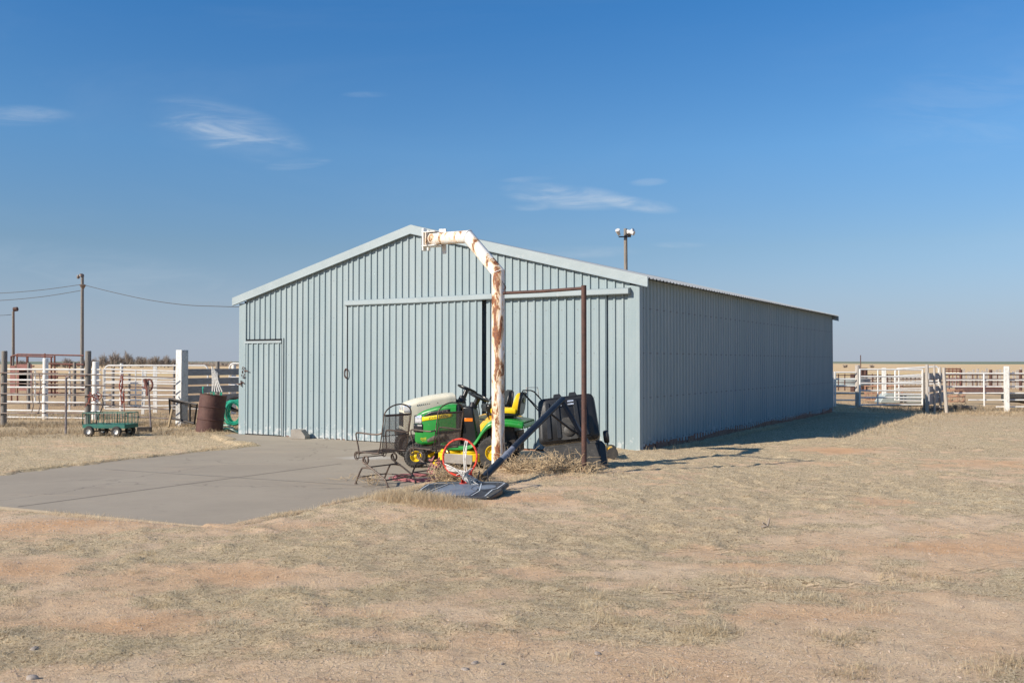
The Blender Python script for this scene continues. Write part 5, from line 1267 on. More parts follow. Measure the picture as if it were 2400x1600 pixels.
# poles and wires
def pole(px_, top, Y, r0, r1, label, cat='utility pole'):
    p = at(px_, top, Y); g = empty('utility_pole', (p.x, Y, GL), 0, label, cat); m = MB(); m.tube([Vector((p.x+.05, Y, GL-.5)), p], [r0, r1], 12); m.build('pole', mt['greywood'], g, world=True, smooth=True); return g, p
g1, t1 = pole(193, 645, 56, .115, .085, 'tall wooden utility pole with a lamp head on top behind the corrals')
m = MB(); M = Matrix.Translation(t1); m.lathe([(.15, -.03), (.14, .1), (.06, .15), (0, .15)], 12, M @ Matrix.Translation((-.05, 0, -.05))); m.lathe([(.06, -.16), (.10, -.08), (.07, .06), (0, .07)], 10, M @ Matrix.Translation((-.25, 0, -.05))); m.build('lamp_head', mt['galvpipe'], g1, world=True, smooth=True)
m = MB(); m.lathe([(.04, -.3), (.16, -.05), (.20, .0), (.1, .05), (0, .05)], 12, Matrix.Translation(at(194, 668, 56))); m.build('bell_cover', mt['galvpipe'], g1, world=True, smooth=True)
g2, t2 = pole(31, 729, 68, .10, .08, 'shorter wooden utility pole with a small lamp at the far left edge')
m = MB(); m.tube([at(33, 728, 67.9), at(33.5, 840, 67.9)], .04, 6); m.tube([at(32, 725, 68), at(41, 724, 68)], .16, 8); m.build('lamp_arm', mt['rustdark'], g2, world=True)
g3, t3 = pole(1466, 536, 46, .10, .088, 'weathered wooden light pole with two floodlights rising behind the barn roof', 'light pole')
m = MB(); m.beam(at(1450, 555, 45.9), at(1479, 554.5, 45.9), .04, .06); m.tube([at(1449, 553, 45.9), at(1449, 546, 45.9)], .02, 6); m.tube([at(1477, 553, 45.9), at(1477, 548, 45.9)], .02, 6); m.tube([at(1468.5, 540, 45.8), at(1469.5, 640, 45.8)], .02, 5); m.build('crossarm', mt['blackmetal'], g3, world=True)
for (a, b) in (((1451, 550), (1447, 539)), ((1471, 547), (1485, 540)), ((1470, 541), (1486, 547))):
    m = MB(); m.tube([at(*a, 45.8), at(*b, 45.6)], [.07, .12], 10); m.build('floodlight', mt['floodlight'], g3, world=True, smooth=True)
m = MB(); m.tube([at(1471, 547, 45.8), at(1479, 552, 45.8)], .1, 8); m.tube([at(1450, 545, 45.8), at(1452, 551, 45.8)], .06, 8); m.build('lamp_bracket', mt['blackmetal'], g3, world=True)
def wire(name, pts, label):
    m = MB(); m.tube(curve_pts(pts, 6), .018, 5); tag(m.build(name, mt['wire']), label, 'power line')
wire('power_line', [at(202, 669, 56), at(270, 686, 54), at(350, 703, 52), at(430, 714, 50), at(500, 717.5, 48), at(600, 718, 46), at(760, 705, 44)], 'overhead wire sagging from the tall pole to behind the barn')
wire('power_line', [at(188, 667, 56), at(100, 679, 57), at(0, 687, 58), at(-120, 690, 60), at(-700, 660, 70)], 'upper of two overhead wires running left from the tall pole')
wire('power_line', [at(188, 681, 56), at(100, 695, 57), at(0, 704, 58), at(-120, 708, 60), at(-700, 680, 70)], 'lower of two overhead wires running left from the tall pole')
wire('power_line', [at(27, 737, 68), at(0, 739, 68), at(-100, 742, 70), at(-600, 735, 80)], 'wire meeting the shorter pole from the left')
# garden cart
YCt = 21.6; gc0 = at(259, 1010, YCt)
cart = empty('garden_cart', (gc0.x, YCt, GL), R(-9), 'small green steel garden cart with wire sides, in front of the grey pipe fence', 'garden cart')
L2, W2c = .53, .27
m = MB(); m.box(-L2, L2, -W2c, W2c, .24, .27); m.box(-L2, L2, -W2c-.01, -W2c+.01, .20, .29); m.box(-L2, L2, W2c-.01, W2c+.01, .20, .29); m.box(-L2-.01, -L2+.01, -W2c, W2c, .2, .29); m.box(L2-.01, L2+.01, -W2c, W2c, .2, .29); m.build('bed', mt['cart'], cart, bevel=.004)
def side(p, q, nm='side_rail'):
    p = Vector(p); q = Vector(q); m = MB(); u = Vector((0, 0, 1)); m.tube([p, q], .009, 6); m.tube([p+u*.27, q+u*.27], .011, 6)
    n_ = max(3, int((q-p).length/.11))
    for k in range(n_+1): c = p.lerp(q, k/n_); m.tube([c, c+u*.27], .008 if 0 < k < n_ else .013, 6)
    m.build(nm, mt['cart'], cart)
for s_ in (1, -1): side((-L2, s_*W2c, .28), (0, s_*W2c, .28)); side((0, s_*W2c, .28), (L2, s_*W2c, .28))
side((-L2, -W2c, .28), (-L2, W2c, .28)); side((L2, -W2c, .28), (L2, W2c, .28))
m = MB()
for x_ in (-.33, .33): m.tube([(x_, -.27, .12), (x_, .27, .12)], .015, 6); m.tube(curve_pts([(x_-.12, -.15, .24), (x_-.08, -.15, .2), (x_, -.15, .12)], 3), .014, 6)
m.tube(curve_pts([(-.1, 0, .23), (.0, 0, .12), (.28, 0, .12)], 3), .014, 6); m.build('axle', mt['blackmetal'], cart)
for x_ in (-.36, .33):
    for s_ in (1, -1):
        M = Matrix.Translation((x_, s_*.28, .125)) @ Matrix.Rotation(R(90), 4, 'X'); m = MB(); m.lathe([(.06, -.04), (.11, -.045), (.128, -.02), (.128, .02), (.11, .045), (.06, .04), (.06, -.04)], 18, M, cap=False); wo = m.build('wheel', mt['rubber'], cart, smooth=True)
        m = MB(); m.lathe([(.062, -.03), (.04, -.015), (.01, -.012), (.01, .012), (.04, .015), (.062, .03)], 12, M, cap=False); m.build('rim', mt['white'], wo, smooth=True)
m = MB(); m.tube(curve_pts([(-.36, 0, .14), (-.42, .10, .35), (-.40, .3, .68), (-.44, .35, .86)], 5), .013, 6); h = MB(); m.build('pull_handle', mt['blackmetal'], cart, smooth=True)
# red ropes
def rope(name, c, n, sx, sz, label, mat='redrope', r=.010):
    m = MB()
    for k in range(n):
        p = c+Vector((random.uniform(-sx, sx), random.uniform(-.04, .04), random.uniform(-sz, sz)*.4)); q = p+Vector((random.uniform(-sx, sx)*.8, -.02, -random.uniform(.1, 1)*sz)); mm = p.lerp(q, .5)+Vector((random.uniform(-sx, sx), -.03, 0))
        m.tube(curve_pts([p, mm, q], 4), r, 5)
    tag(m.build(name, mt[mat], None, smooth=True), label, 'rope')
rope('lead_rope', at(217, 925, 24.6), 16, .13, .26, 'red rope tied round the grey wood post behind the garden cart')
rope('lead_rope', at(286, 893, 24.6), 9, .05, .55, 'faded red rope hanging long on the pipe rail right of the garden cart'); rope('lead_rope', at(288, 925, 24.55), 7, .05, .45, 'lower end of the red rope bunched on the middle pipe rails')
# hand tool leaning on the fence
hb_ = at(354, 1004, 22.6); hb_.z = GL+.02; ht = at(347, 890, 24.4)
tl = empty('garden_tool', (hb_.x, hb_.y, GL), 0, 'long handled tool with a looped dark red grip leaning on the pipe fence', 'garden tool')
m = MB(); m.tube([hb_, ht], .022, 8); m.build('shaft', mt['galvpipe'], tl, world=True, smooth=True)
m = MB(); c = at(346, 902, 24.2)
m.tube([c+Vector((.10*math.cos(a)+.03, 0, .15*math.sin(a))) for a in np.linspace(0, 2*math.pi, 15)[:-1]], .026, 6, closed=True); m.tube([c+Vector((-.08, 0, .16)), c+Vector((0, 0, -.1)), c+Vector((.0, 0, -.28))], .05, 8); m.tube([c+Vector((-.16, 0, -.05)), c+Vector((.02, 0, -.1))], .02, 6); m.build('grip', mt['rustred'], tl, world=True, smooth=True)
m = MB(); m.beam(hb_+Vector((-.34, 0, .07)), hb_+Vector((.02, 0, .07)), .05, .11); m.build('blade', mt['blackmetal'], tl, world=True, bevel=.01)
# black wire frame leaning on the square post
Yk = 23.6; fb = empty('wire_gate', (ax(425, Yk), Yk, GL), 0, 'small black metal framed wire gate leaning by the square white post', 'wire gate')
q0, q1_, q2_, q3_ = at(397, 934, Yk), at(462, 948, Yk-.4), at(456, 992, Yk-.4), at(399, 979, Yk)
m = MB(); m.tube([q0, q1_, q2_, q3_], .032, 6, closed=True); m.tube([at(423, 940, Yk-.15), at(424, 985, Yk-.15)], .02, 6); m.tube([at(445, 944, Yk-.3), at(445, 990, Yk-.3)], .03, 6); m.tube([q0+Vector((.03, .05, -.05)), q1_+Vector((0, .05, -.08))], .02, 6); m.build('frame', mt['blackmetal'], fb, world=True)
m = MB()
for k in range(1, 22):
    t = k/22; m.tube([q0.lerp(q1_, t), q3_.lerp(q2_, t)], .004, 3)
for k in range(1, 16):
    t = k/16; m.tube([q0.lerp(q3_, t), q1_.lerp(q2_, t)], .004, 3)
m.build('wire_mesh', mt['blackmetal'], fb, world=True)
m = MB(); m.tube([at(404, 958, 23.3), at(395, 1000, 23.1)], .035, 6); tag(m.build('wooden_stick', mt['stick'], None), 'tan wooden stick leaning left of the small black wire gate', 'stick')
# rusty drum with hoses
dc = gp(493, 1011, GL); dc = Vector((ax(491, 22.9), 22.9, GL-.02))
drum = empty('rusty_drum', dc, 0, 'rusty brown steel drum leaning right and holding green hoses beside the barn corner', 'drum')
Md = Matrix.Rotation(R(6), 4, 'Y') @ Matrix.Rotation(R(-2), 4, 'X'); rd_ = .32; hd_ = .95
prof = [(rd_-.01, .0), (rd_, .01), (rd_, .31), (rd_+.014, .325), (rd_+.014, .335), (rd_, .35), (rd_, .62), (rd_+.014, .635), (rd_+.014, .645), (rd_, .66), (rd_, hd_-.02), (rd_+.012, hd_-.01), (rd_+.012, hd_), (rd_-.012, hd_), (rd_-.016, hd_-.05), (rd_-.016, .05), (0, .05)]
m = MB(); m.lathe(prof, 40, Md); m.build('body', mt['drum'], drum, smooth=True)
m = MB()
for k in range(5):
    a = random.uniform(0, 6.28); p = Md @ Vector((.2*math.cos(a), .15*math.sin(a), .8)); m.tube(curve_pts([p, p+Vector((random.uniform(-.05, .05), 0, .2)), p+Vector((random.uniform(.0, .1), 0, .17)), p+Vector((random.uniform(.05, .12), .05, -.1))], 5), .010, 6)
m.tube(curve_pts([dc+Vector((.1, 0, .82)), dc+Vector((-.12, 0, .9)), dc+Vector((-.16, 0, 1.12)), dc+Vector((-.13, 0, 1.1))], 3), .015, 6)
for v_i in range(len(m.v)): pass
o_ = m.build('garden_hose', mt['hose'], None, smooth=True); o_.data.transform(Matrix.Identity(4)); o_.location = (0, 0, 0)
# most strands were built in drum space: move the whole bundle there
for v in o_.data.vertices:
    if v.co.y < 10: v.co += dc
tag(o_, 'green hose ends poking out of the top of the rusty drum', 'hose')
m = MB()
for k in range(5):
    x_ = ax(497+k*3, 23.6); m.tube(curve_pts([Vector((x_, 23.6, 1.5-.04*k)), Vector((x_+.05, 23.5, 1.15)), Vector((x_+.08+.03*k, 23.4, .85))], 4), .016, 6)
tag(m.build('hose_bundle', mt['netwhite'], None, smooth=True), 'bundle of pale cords hanging on the board fence above the drum', 'cord')
m = MB()
for k in range(12):
    cx_ = ax(548+random.uniform(-9, 8), 23.8); Rv = random.uniform(.24, .34)
    m.tube([Vector((cx_+Rv*.8*math.cos(a), 23.8+random.uniform(-.0, .02)+.03*k, .30+Rv*math.sin(a))) for a in np.linspace(0, 2*math.pi, 25)[:-1]], .016, 6, closed=True)
tag(m.build('hose_coil', mt['hose'], None, smooth=True), 'big coil of bright green hose hanging between the drum and the barn', 'hose')
m = MB()
for k in range(8):
    cx_ = ax(550, 24); m.tube([Vector((cx_+.3*math.cos(a), 24.3+.04*k, .50+.18*math.sin(a))) for a in np.linspace(0, 2*math.pi, 21)[:-1]], .03, 6, closed=True)
tag(m.build('hose_coil', mt['blackmetal'], None, smooth=True), 'black hose coil behind the bright green one', 'hose')
m = MB()
for k in range(5): m.tube(curve_pts([gp(518+k*2, 1004+k*2, GL)+Vector((0, 0, .02)), gp(535, 1008+k*2, GL)+Vector((0, 0, .05+.02*k)), gp(562, 1013+k, GL)+Vector((0, 0, .02))], 4), .02, 6)
tag(m.build('hose_on_ground', mt['hosedark'], None, smooth=True), 'dark green hose lying on the ground at the barn corner', 'hose')
m = MB(); m.tube(curve_pts([gp(516, 1001, GL)+Vector((0, 0, .03)), gp(530, 1003, GL)+Vector((0, 0, .08)), gp(548, 1006, GL)+Vector((0, 0, .03))], 4), .02, 6); tag(m.build('hose_on_ground', mt['hosepale'], None, smooth=True), 'short pale green hose end on the ground just right of the drum', 'hose')

# ================================================================ BARE TREES on the horizon
def tree(px_, base, top, w_px, Y, label, seed):
    rs = random.Random(seed); b = Vector((ax(px_, Y), Y, -.1)); H = ((849-top)/F*Y+HC)*1.16; Wd = w_px/F*Y/2*1.2
    g = empty('bare_tree', b, 0, label, 'tree', 'leafless trees on the left horizon'); tk = MB(); cr = MB()
    nst = max(2, int(Wd/.8))
    for s_ in range(nst):
        x0 = rs.uniform(-.35, .35)*Wd; q = b+Vector((x0, rs.uniform(-1, 1), -.3)); e = b+Vector((x0*1.5+rs.uniform(-.4, .4), rs.uniform(-1, 1), H*rs.uniform(.4, .6)))
        tk.tube([q, q.lerp(e, .5)+Vector((rs.uniform(-.2, .2), 0, 0)), e], [.2, .15, .08], 6)
    n_ = int(70+55*Wd)
    for k in range(n_):
        u_ = rs.uniform(-1, 1); lob = .78+.22*math.sin(u_*5+seed)*math.cos(u_*9+seed*2); env = H*math.sqrt(max(.06, 1-abs(u_)**2.4))*lob
        z0 = env*rs.uniform(.05, .6); p = b+Vector((u_*Wd*rs.uniform(.3, .9), rs.uniform(-1.5, 1.5), z0)); L_ = env-z0
        e = b+Vector((u_*Wd*rs.uniform(.85, 1.05), rs.uniform(-1.5, 1.5), z0+L_*rs.uniform(.45, 1.0))); m_ = p.lerp(e, .5)+Vector((rs.gauss(0, .2), 0, rs.gauss(0, .15)))
        r_ = rs.uniform(.03, .06); cr.tube([p, m_, e], [r_, r_*.7, r_*.35], 3, caps=False)
        for _ in range(5):
            s0 = p.lerp(e, rs.uniform(.25, .95)); d = Vector((rs.gauss(0, .55), rs.gauss(0, .4), rs.uniform(.1, .9)))*rs.uniform(.35, .9); cr.tube([s0, s0+d], [r_*.45, r_*.25], 3, caps=False)
    tk.build('trunk', mt['twigdark'], g, world=True); cr.build('crown', mt['twigdark'], g, world=True)
for k, (px_, top, w_, lab) in enumerate([(160, 838, 28, 'small bare tree standing left of the tall utility pole'), (52, 843, 24, 'lowest bare tree, seen over the cattle chute'), (132, 846, 18, 'tiny bare bush left of the small bare tree'), (192, 841, 20, 'bare tree directly behind the tall utility pole'), (218, 839, 22, 'bare tree just right of the wood post and pole'), (242, 829, 26, 'bare tree at the left end of the tall clump'), (272, 822, 40, 'broadest and tallest bare tree of the clump'), (300, 821, 26, 'bare tree at the right end of the tall clump'), (332, 831, 32, 'bare tree starting the second clump after the gap'), (362, 830, 34, 'bare tree in the middle of the second clump'), (388, 832, 26, 'bare tree at the right end of the second clump'), (408, 840, 18, 'low bare tree just left of the square white post')]):
    tree(px_, 853, top, w_, 290+12*(k % 3), lab, 50+k)
# low brush on the horizon right of the square post
hb3 = MB()
for k in range(700):
    X_ = ax(random.uniform(440, 560), 420); h_ = random.uniform(.8, 2.6); p = Vector((X_, 420+random.uniform(-9, 9), -.2)); hb3.tube([p, p+Vector((random.gauss(0, .5), random.gauss(0, .5), h_))], [.12, .03], 3)
o = hb3.build('distant_brush', mt['twigdark']); tag(o, 'low dark brush along the horizon beside the barn corner', 'brush', kind='stuff')

# ================================================================ RIGHT YARD
GR = 0.0
def pR(px, py, Y): return at(px, py, Y)
YG = 34.9
f6 = empty('pipe_fence', (ax(1960, YG), YG, 0), 0, 'white pipe fence run against the far barn corner with a weathered round post', 'fence')
rpost(f6, 2009.5, 855, YG+.1, .09, mt['palewood'], 0)
for px_ in (1952.5, 1957): m = MB(); m.tube([at(px_, 871, YG-.1), at(px_, 957, YG-.1)], .032, 8); m.build('post', mt['white'], f6, world=True, smooth=True)
for y_, y2 in ((872.3, 872.3), (888, 888.5), (903.5, 904), (920, 921), (937, 937.5), (954, 954.5)): rails(f6, [[at(1948, y_, YG), at(2004, y2, YG)]], .026, mt['white'])
rails(f6, [[at(1958, 873, YG), at(1958, 956, YG)]], .028, mt['white'], 'brace')
gR = pipe_gate('pipe_gate', 34.3, 2015.5, 2162, [872.7, 889.5, 905.5, 922.5, 939, 956], 1, 'closed white pipe gate of six rails right of the weathered round post', stiles=[2057.5], r=.032); gR.location.z = 0
f7 = pipe_gate('pipe_gate', 36.5, 2098, 2200, [864, 881, 896, 911, 924, 938], -5, 'open white pipe gate with rounded corners swung behind the closed one', stiles=[2107], curved=6, r=.032)
m = MB(); 
for px_, t_, b_, Y, r, mt_, lab, ln in [(2071.5, 862, 950, 37, .09, 'whitewood', 'square white post behind the closed gate', 0), (2172.5, 854, 966, 32.6, .062, 'palewood', 'pale wood post at the latch end of the closed gate', 0), (2165.5, 873, 962, 33, .035, 'greywood', 'thin grey post hugging the closed gate latch', 0), (2189.5, 855, 962, 32.5, .04, 'palewood', 'thin bleached post of the board alley, left one', 0), (2203, 860, 958, 34, .045, 'palewood', 'bleached post in the middle of the board alley', 0), (2212, 861, 960, 32.2, .06, 'palewood', 'leaning bleached post at the right end of the board alley', .0), (2358.5, 858, 954, 33.2, .09, 'whitewood', 'broad square white post in the right hand fence', 0)]:
    p = at(px_, t_, Y); m = MB()
    if 'square' in lab: m.box(-r*.9, r*.9, -r*.9, r*.9, -.3, p.z, Matrix.Translation((p.x, Y, 0)) @ Matrix.Rotation(-.3, 4, 'Z')); 
    else: m.tube([Vector((p.x+.09*(lab[0] == 'l'), Y, -.3)), Vector((p.x, Y, p.z-.2)), p], [r, r*.97, r*.85], 10)
    tag(m.build('corral_post', mt[mt_], None, smooth='square' not in lab, bevel=.01 if 'square' in lab else 0), lab, 'post', 'single corral posts right of the barn')
f8 = empty('board_fence', (ax(2176, 30), 30, 0), 0, 'short run of shaded grey boards forming an alley right of the closed gate', 'fence')
for yb, yt in ((889, 874), (919, 906), (948, 923)):
    zb_, zt_ = at(2176, yb, 32).z, at(2176, yt, 32).z; a = Vector((ax(2176, 32), 32, (zb_+zt_)/2)); b = Vector((ax(2209, 35.4), 35.4, (zb_+zt_)/2-.03)); m = MB(); m.beam(a, b, .04, zt_-zb_); m.build('board', mt['board'], f8, world=True)
for y_ in (889, 904.5, 921, 936): rails(f8, [[at(2176, y_-5, 34), at(2202, y_-6, 34)]], .024, mt['white'])
f9 = empty('pipe_fence', (ax(2300, YG), YG, 0), 0, 'long white pipe fence with thin rails running off the right edge', 'fence')
for y_, x0 in ((875, 2214), (890.5, 2216), (906, 2216), (921, 2212), (937, 2270), (953, 2335)): rails(f9, [[at(x0, y_, 33.3), at(2480, y_, 33.3)]], .026, mt['white'])
rails(f9, [[at(2306, 876, 33.25), at(2307, 951, 33.25)], [at(2430, 876, 33.25), at(2430, 951, 33.25)]], .028, mt['white'], 'post')
# dark wire/pipe fence farther out
YD = 46
f10 = empty('pipe_fence', (ax(2150, YD), YD, 0), 0, 'dark rusty pipe fence far behind the white gates', 'fence')
for px_ in (1965, 1980, 2045, 2080, 2107, 2225, 2252, 2280, 2290, 2322, 2338, 2392): m = MB(); r = .08 if px_ in (2252, 2322, 2392) else .03; m.tube([at(px_, 866 if r > .05 else 876, YD), at(px_, 915, YD)], r, 6); m.build('post', mt['rustdark'], f10, world=True)
for y_ in (879, 889, 896, 906): rails(f10, [[at(1950, y_, YD), at(2420, y_-1, YD)]], .022, mt['rustdark'])
f11 = empty('rusty_gate', (ax(2230, 43), 43, 0), 0, 'rust brown pipe gate between the alley posts and the picket windbreak', 'gate')
for y_ in (864, 869, 876, 888): rails(f11, [[at(2212, y_, 43), at(2250, y_, 43)]], .028, mt['rustred'])
for k in range(5): rails(f11, [[at(2215+k*9, 862, 43), at(2215+k*9, 905, 43)]], .02, mt['rustred'], 'upright')
# picket windbreak
def picket(px0, px1, top, Y, label):
    f = empty('picket_fence', (ax((px0+px1)/2, Y), Y, 0), 0, label, 'fence'); m = MB(); x_ = ax(px0, Y); h_ = at(0, top, Y).z
    while x_ < ax(px1, Y):
        w_ = random.uniform(.12, .2); m.box(x_, x_+w_, Y-.02, Y+.02, -.2, h_+random.uniform(-.18, .12)); x_ += w_+random.uniform(.0, .16)
    m.build('pickets', mt['palewood'], f, world=True); m = MB(); m.beam((ax(px0, Y), Y+.05, h_*.7), (ax(px1, Y), Y+.05, h_*.7), .05, .12); m.beam((ax(px0, Y), Y+.05, h_*.3), (ax(px1, Y), Y+.05, h_*.3), .05, .12); m.build('rail', mt['greywood'], f, world=True)
picket(2256, 2470, 864.5, 62, 'tall bleached picket windbreak along the right side behind the white fence')
picket(2035, 2160, 879, 66, 'lower bleached picket windbreak seen through the white gates'); picket(2176, 2250, 881, 66, 'short stretch of picket windbreak between the alley and the rusty panel')
for px_, t_ in ((2018, 862), (2027, 862), (1999, 876)):
    m = MB(); p = at(px_, t_, 52); m.tube([Vector((p.x, 52, -.2)), p], .15, 8); tag(m.build('dark_post', mt['rustdark']), {2018: 'left dark post of the pair in the pasture behind the weathered post', 2027: 'right dark post of the pair in the pasture behind the weathered post', 1999: 'short dark post in the pasture left of the weathered post'}[px_], 'post')
m = MB(); m.tube([at(2017, 832, 60), at(2017.3, 866, 60)], .03, 5); tag(m.build('antenna_mast', mt['rustdark']), 'thin dark antenna mast rising beside the weathered round post', 'mast')
# scrap
m = MB(); m.tube([at(2238, 915, 39), at(2355, 917.5, 38)], .125, 12); tag(m.build('steel_pipe', mt['rustdark'], None, smooth=True), 'thick rusty pipe lying level behind the right hand fence', 'pipe')
m = MB(); m.tube([at(2240, 909, 40), at(2345, 912, 40)], .05, 8); m.tube([at(2300, 908, 40), at(2346, 908, 40)], .09, 8); tag(m.build('steel_pipe', mt['rustred'], None, smooth=True), 'thinner rusty pipes stacked on the thick one', 'pipe')
m = MB(); m.lathe([(1.1, .0), (1.18, .1), (1.16, .4), (1.1, .42), (1.06, .1), (0, .1)], 24, Matrix.Translation((ax(1973, 48), 48, .35)) @ Matrix.Scale(1.2, 4, (1, 0, 0))); tag(m.build('stock_tank', mt['bluegrey'], None, smooth=True), 'pale green grey stock tank behind the fence by the far barn corner', 'stock tank')
m = MB(); m.prism(rpoly([(-1.3, 0), (1.3, 0), (1.1, .35), (-1.0, .4)], .1), -.3, .3, Matrix.Translation((ax(2128, 37), 37, -.02)) @ Matrix.Rotation(R(90), 4, 'X')); tag(m.build('feed_trough', mt['bluegrey'], None, bevel=.03), 'low grey trough on the ground behind the open gate', 'trough')
def ringfeeder(px_, Y, r, h, label):
    m = MB(); c = Vector((ax(px_, Y), Y, 0))
    for z_ in (.05, h*.5, h): m.tube([c+Vector((r*math.cos(a), r*math.sin(a), z_)) for a in np.linspace(0, 2*math.pi, 25)[:-1]], .02, 5, closed=True)
    for a in np.linspace(0, 2*math.pi, 13)[:-1]: m.tube([c+Vector((r*math.cos(a), r*math.sin(a), .0)), c+Vector((r*math.cos(a), r*math.sin(a), h))], .014, 5)
    tag(m.build('ring_feeder', mt['rustorange'], None), label, 'hay feeder')
mt['rustorange'] = M_('faded_orange_steel', (.42, .20, .12), (.34, .22, .15), 4, .7)
ringfeeder(2070, 38.5, .75, .62, 'faded orange ring hay feeder behind the square white post'); ringfeeder(2228, 37, .5, .5, 'faded orange ring hay feeder behind the right hand fence')
m = MB(); m.beam((ax(2110, 39), 39, .12), (ax(2160, 39), 39, .16), .6, .22); tag(m.build('red_implement', mt['rustorange'], None, bevel=.03), 'low faded red implement behind the open gate', 'implement')
m = MB()
for k in range(3): m.tube([at(2352+k*14, 930, 36+k*.3), at(2420, 932+k*3, 36)], .2, 10)
tag(m.build('tyre_pile', mt['rubber'], None, smooth=True), 'dark heap of old pipes and tyres at the right edge', 'scrap')
tumble('tumbleweed', ax(2252, 34), 34, -.15, .45, .3, .35, 110, 'brown tumbleweed caught at the foot of the right hand fence', .009, col='twigdark', zmin=-.17)
tumble('tumbleweed', ax(2185, 33), 33, -.15, .4, .3, .35, 110, 'brown tumbleweed caught under the alley boards', .009, col='twigdark', zmin=-.17)
# cattle far off
for px_, lab in ((1981, 'dark speck of a distant bush in the far field, left one'), (2043, 'dark speck of a distant bush in the far field, right one')):
    m = MB(); rs = random.Random(px_); c = Vector((ax(px_, 300), 300, -.1))
    for k in range(60): m.tube([c+Vector((rs.uniform(-.5, .5), 0, 0)), c+Vector((rs.uniform(-.9, .9), rs.uniform(-.5, .5), rs.uniform(.3, 1.0)))], .06, 3)
    tag(m.build('distant_bush', mt['twigdark']), lab, 'bush')
# ================================================================ LIGHT, SKY, CAMERA
SUNV = Vector((-1.469, -.88, 1)).normalized()
w_ = bpy.data.worlds.new('World'); scene.world = w_; w_.use_nodes = True
t = NT(w_.node_tree); bg = t.n['Background']
sky = t.n.new('ShaderNodeTexSky'); sky.sky_type = 'NISHITA'; sky.sun_disc = False
sky.sun_elevation = R(30.3); sky.sun_rotation = math.atan2(SUNV.x, SUNV.y); sky.altitude = 1200; sky.air_density = 1.0; sky.dust_density = .6; sky.ozone_density = 1.6
tc = t.n.new('ShaderNodeTexCoord'); D = tc.outputs['Generated']
sp = t.n.new('ShaderNodeSeparateXYZ'); t.l.new(D, sp.inputs[0])
yy = t.math('MAXIMUM', sp.outputs[1], .02); u = t.math('DIVIDE', sp.outputs[0], yy); v = t.math('DIVIDE', sp.outputs[2], yy)
front_ = t.ramp(sp.outputs[1], .05, .3)
cb_ = t.n.new('ShaderNodeCombineXYZ'); t.l.new(u, cb_.inputs[0]); t.l.new(v, cb_.inputs[1]); UV = cb_.outputs[0]
total = None
def ell(px, py, rx, ry, amt, rot=0):
    global total
    r = ray(px, py); u0, v0 = r.x/r.y, r.z/r.y; rx /= F; ry /= F
    du = t.math('SUBTRACT', u, u0); dv = t.math('SUBTRACT', v, v0)
    c, s = math.cos(R(rot)), math.sin(R(rot))
    a = t.math('DIVIDE', t.math('ADD', t.math('MULTIPLY', du, c), t.math('MULTIPLY', dv, s)), rx)
    b = t.math('DIVIDE', t.math('SUBTRACT', t.math('MULTIPLY', dv, c), t.math('MULTIPLY', du, s)), ry)
    d = t.math('ADD', t.math('MULTIPLY', a, a), t.math('MULTIPLY', b, b))
    m = t.math('MULTIPLY', t.ramp(d, 1.3, .0), amt)
    total = m if total is None else t.math('ADD', total, m)
ell(540, 305, 190, 62, .62, -16); ell(590, 340, 130, 26, .45, -6); ell(470, 300, 130, 16, .4, -3); ell(700, 384, 80, 14, .5, 6); ell(40, 272, 130, 26, .45, 0)
ell(1330, 462, 150, 30, .75, -4); ell(1500, 480, 90, 18, .75, -8); ell(1260, 440, 90, 14, .5, 0); ell(1520, 427, 46, 10, .3, 3); ell(1350, 590, 160, 16, .35, 0); ell(1240, 420, 70, 8, .3, 3); ell(1590, 574, 70, 8, .3)
ell(2300, 250, 330, 130, .13, 12); ell(1240, 486, 50, 9, .3); ell(860, 222, 60, 8, .16); ell(250, 640, 420, 60, .16, -8)
nz1 = t.noise(t.mapping(UV, (6, 26, 1), rot=(0, 0, R(6))), 1.6, 8, .62, .8)
nz2 = t.noise(t.mapping(UV, (14, 60, 1), rot=(0, 0, R(-10))), 2.2, 6, .6, .5)
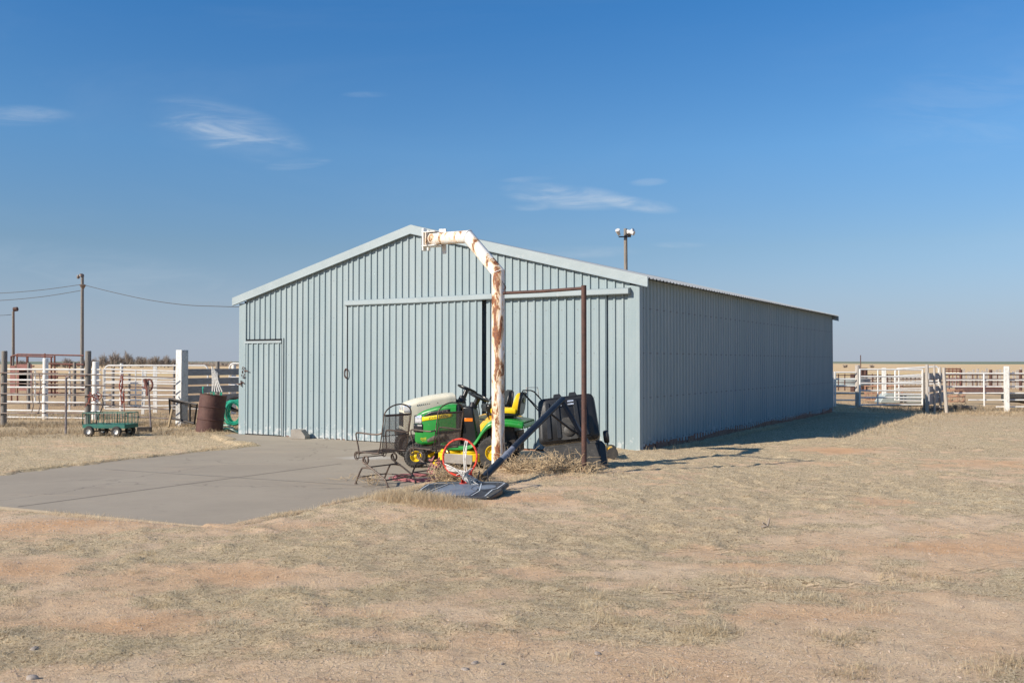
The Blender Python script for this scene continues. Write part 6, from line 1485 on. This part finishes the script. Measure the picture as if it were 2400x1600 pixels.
cl_ = t.math('MULTIPLY', t.math('MULTIPLY', total, front_), t.math('ADD', t.ramp(nz1, .36, .72), t.math('MULTIPLY', nz2, .25)), clamp=True)
wisp = t.math('MULTIPLY', t.math('MULTIPLY', t.ramp(t.noise(t.mapping(UV, (1.2, 4.5, 1), rot=(0, 0, R(-9))), 1.5, 6, .6, .6), .45, .8), front_), .10)
cl_ = t.math('ADD', cl_, wisp, clamp=True)
# air tint: paler and greyer low down, deeper blue higher up
el = sp.outputs[2]
lowhi = t.mix(t.ramp(el, .02, .12, False), (.74, .81, 1.05), (.86, 1.0, 1.12)); lowhi = t.mix(t.ramp(el, .12, .22, False), lowhi, (.79, 1.24, 1.52))
tint_ = t.mix(t.ramp(el, .22, .36, False), lowhi, (.49, 1.21, 1.74))
mul = t.n.new('ShaderNodeMix'); mul.data_type = 'RGBA'; mul.blend_type = 'MULTIPLY'; mul.inputs[0].default_value = 1
t.l.new(sky.outputs[0], mul.inputs[6]); t.l.new(tint_, mul.inputs[7]); skyc = mul.outputs[2]
hz = t.math('MULTIPLY', t.ramp(el, .13, .0), .7)
skyc = t.mix(hz, skyc, (4.5, 5.35, 6.9))
col = t.mix(t.math('MULTIPLY', cl_, .55), skyc, (8.0, 8.8, 9.6))
t.l.new(col, bg.inputs['Color']); bg.inputs['Strength'].default_value = .066
sun = bpy.data.lights.new('sun', 'SUN'); sun.energy = 5.0; sun.angle = R(.53); sun.color = (1, .90, .765)
so_ = bpy.data.objects.new('sun', sun); COL.objects.link(so_); so_.rotation_euler = (-SUNV).to_track_quat('-Z', 'Y').to_euler(); so_.location = (-20, -10, 20)
cam = bpy.data.cameras.new('camera'); cam.lens = 36*F/2400; cam.sensor_width = 36; cam.clip_end = 20000; cam.clip_start = .05
co_ = bpy.data.objects.new('camera', cam); COL.objects.link(co_); co_.location = (0, 0, HC); co_.rotation_euler = (R(90)+PITCH, 0, 0); scene.camera = co_
vs_ = scene.view_settings; vs_.view_transform = 'Standard'; vs_.look = 'None'; vs_.exposure = .35; vs_.gamma = 1
try: vs_.use_curve_mapping = False
except Exception: pass
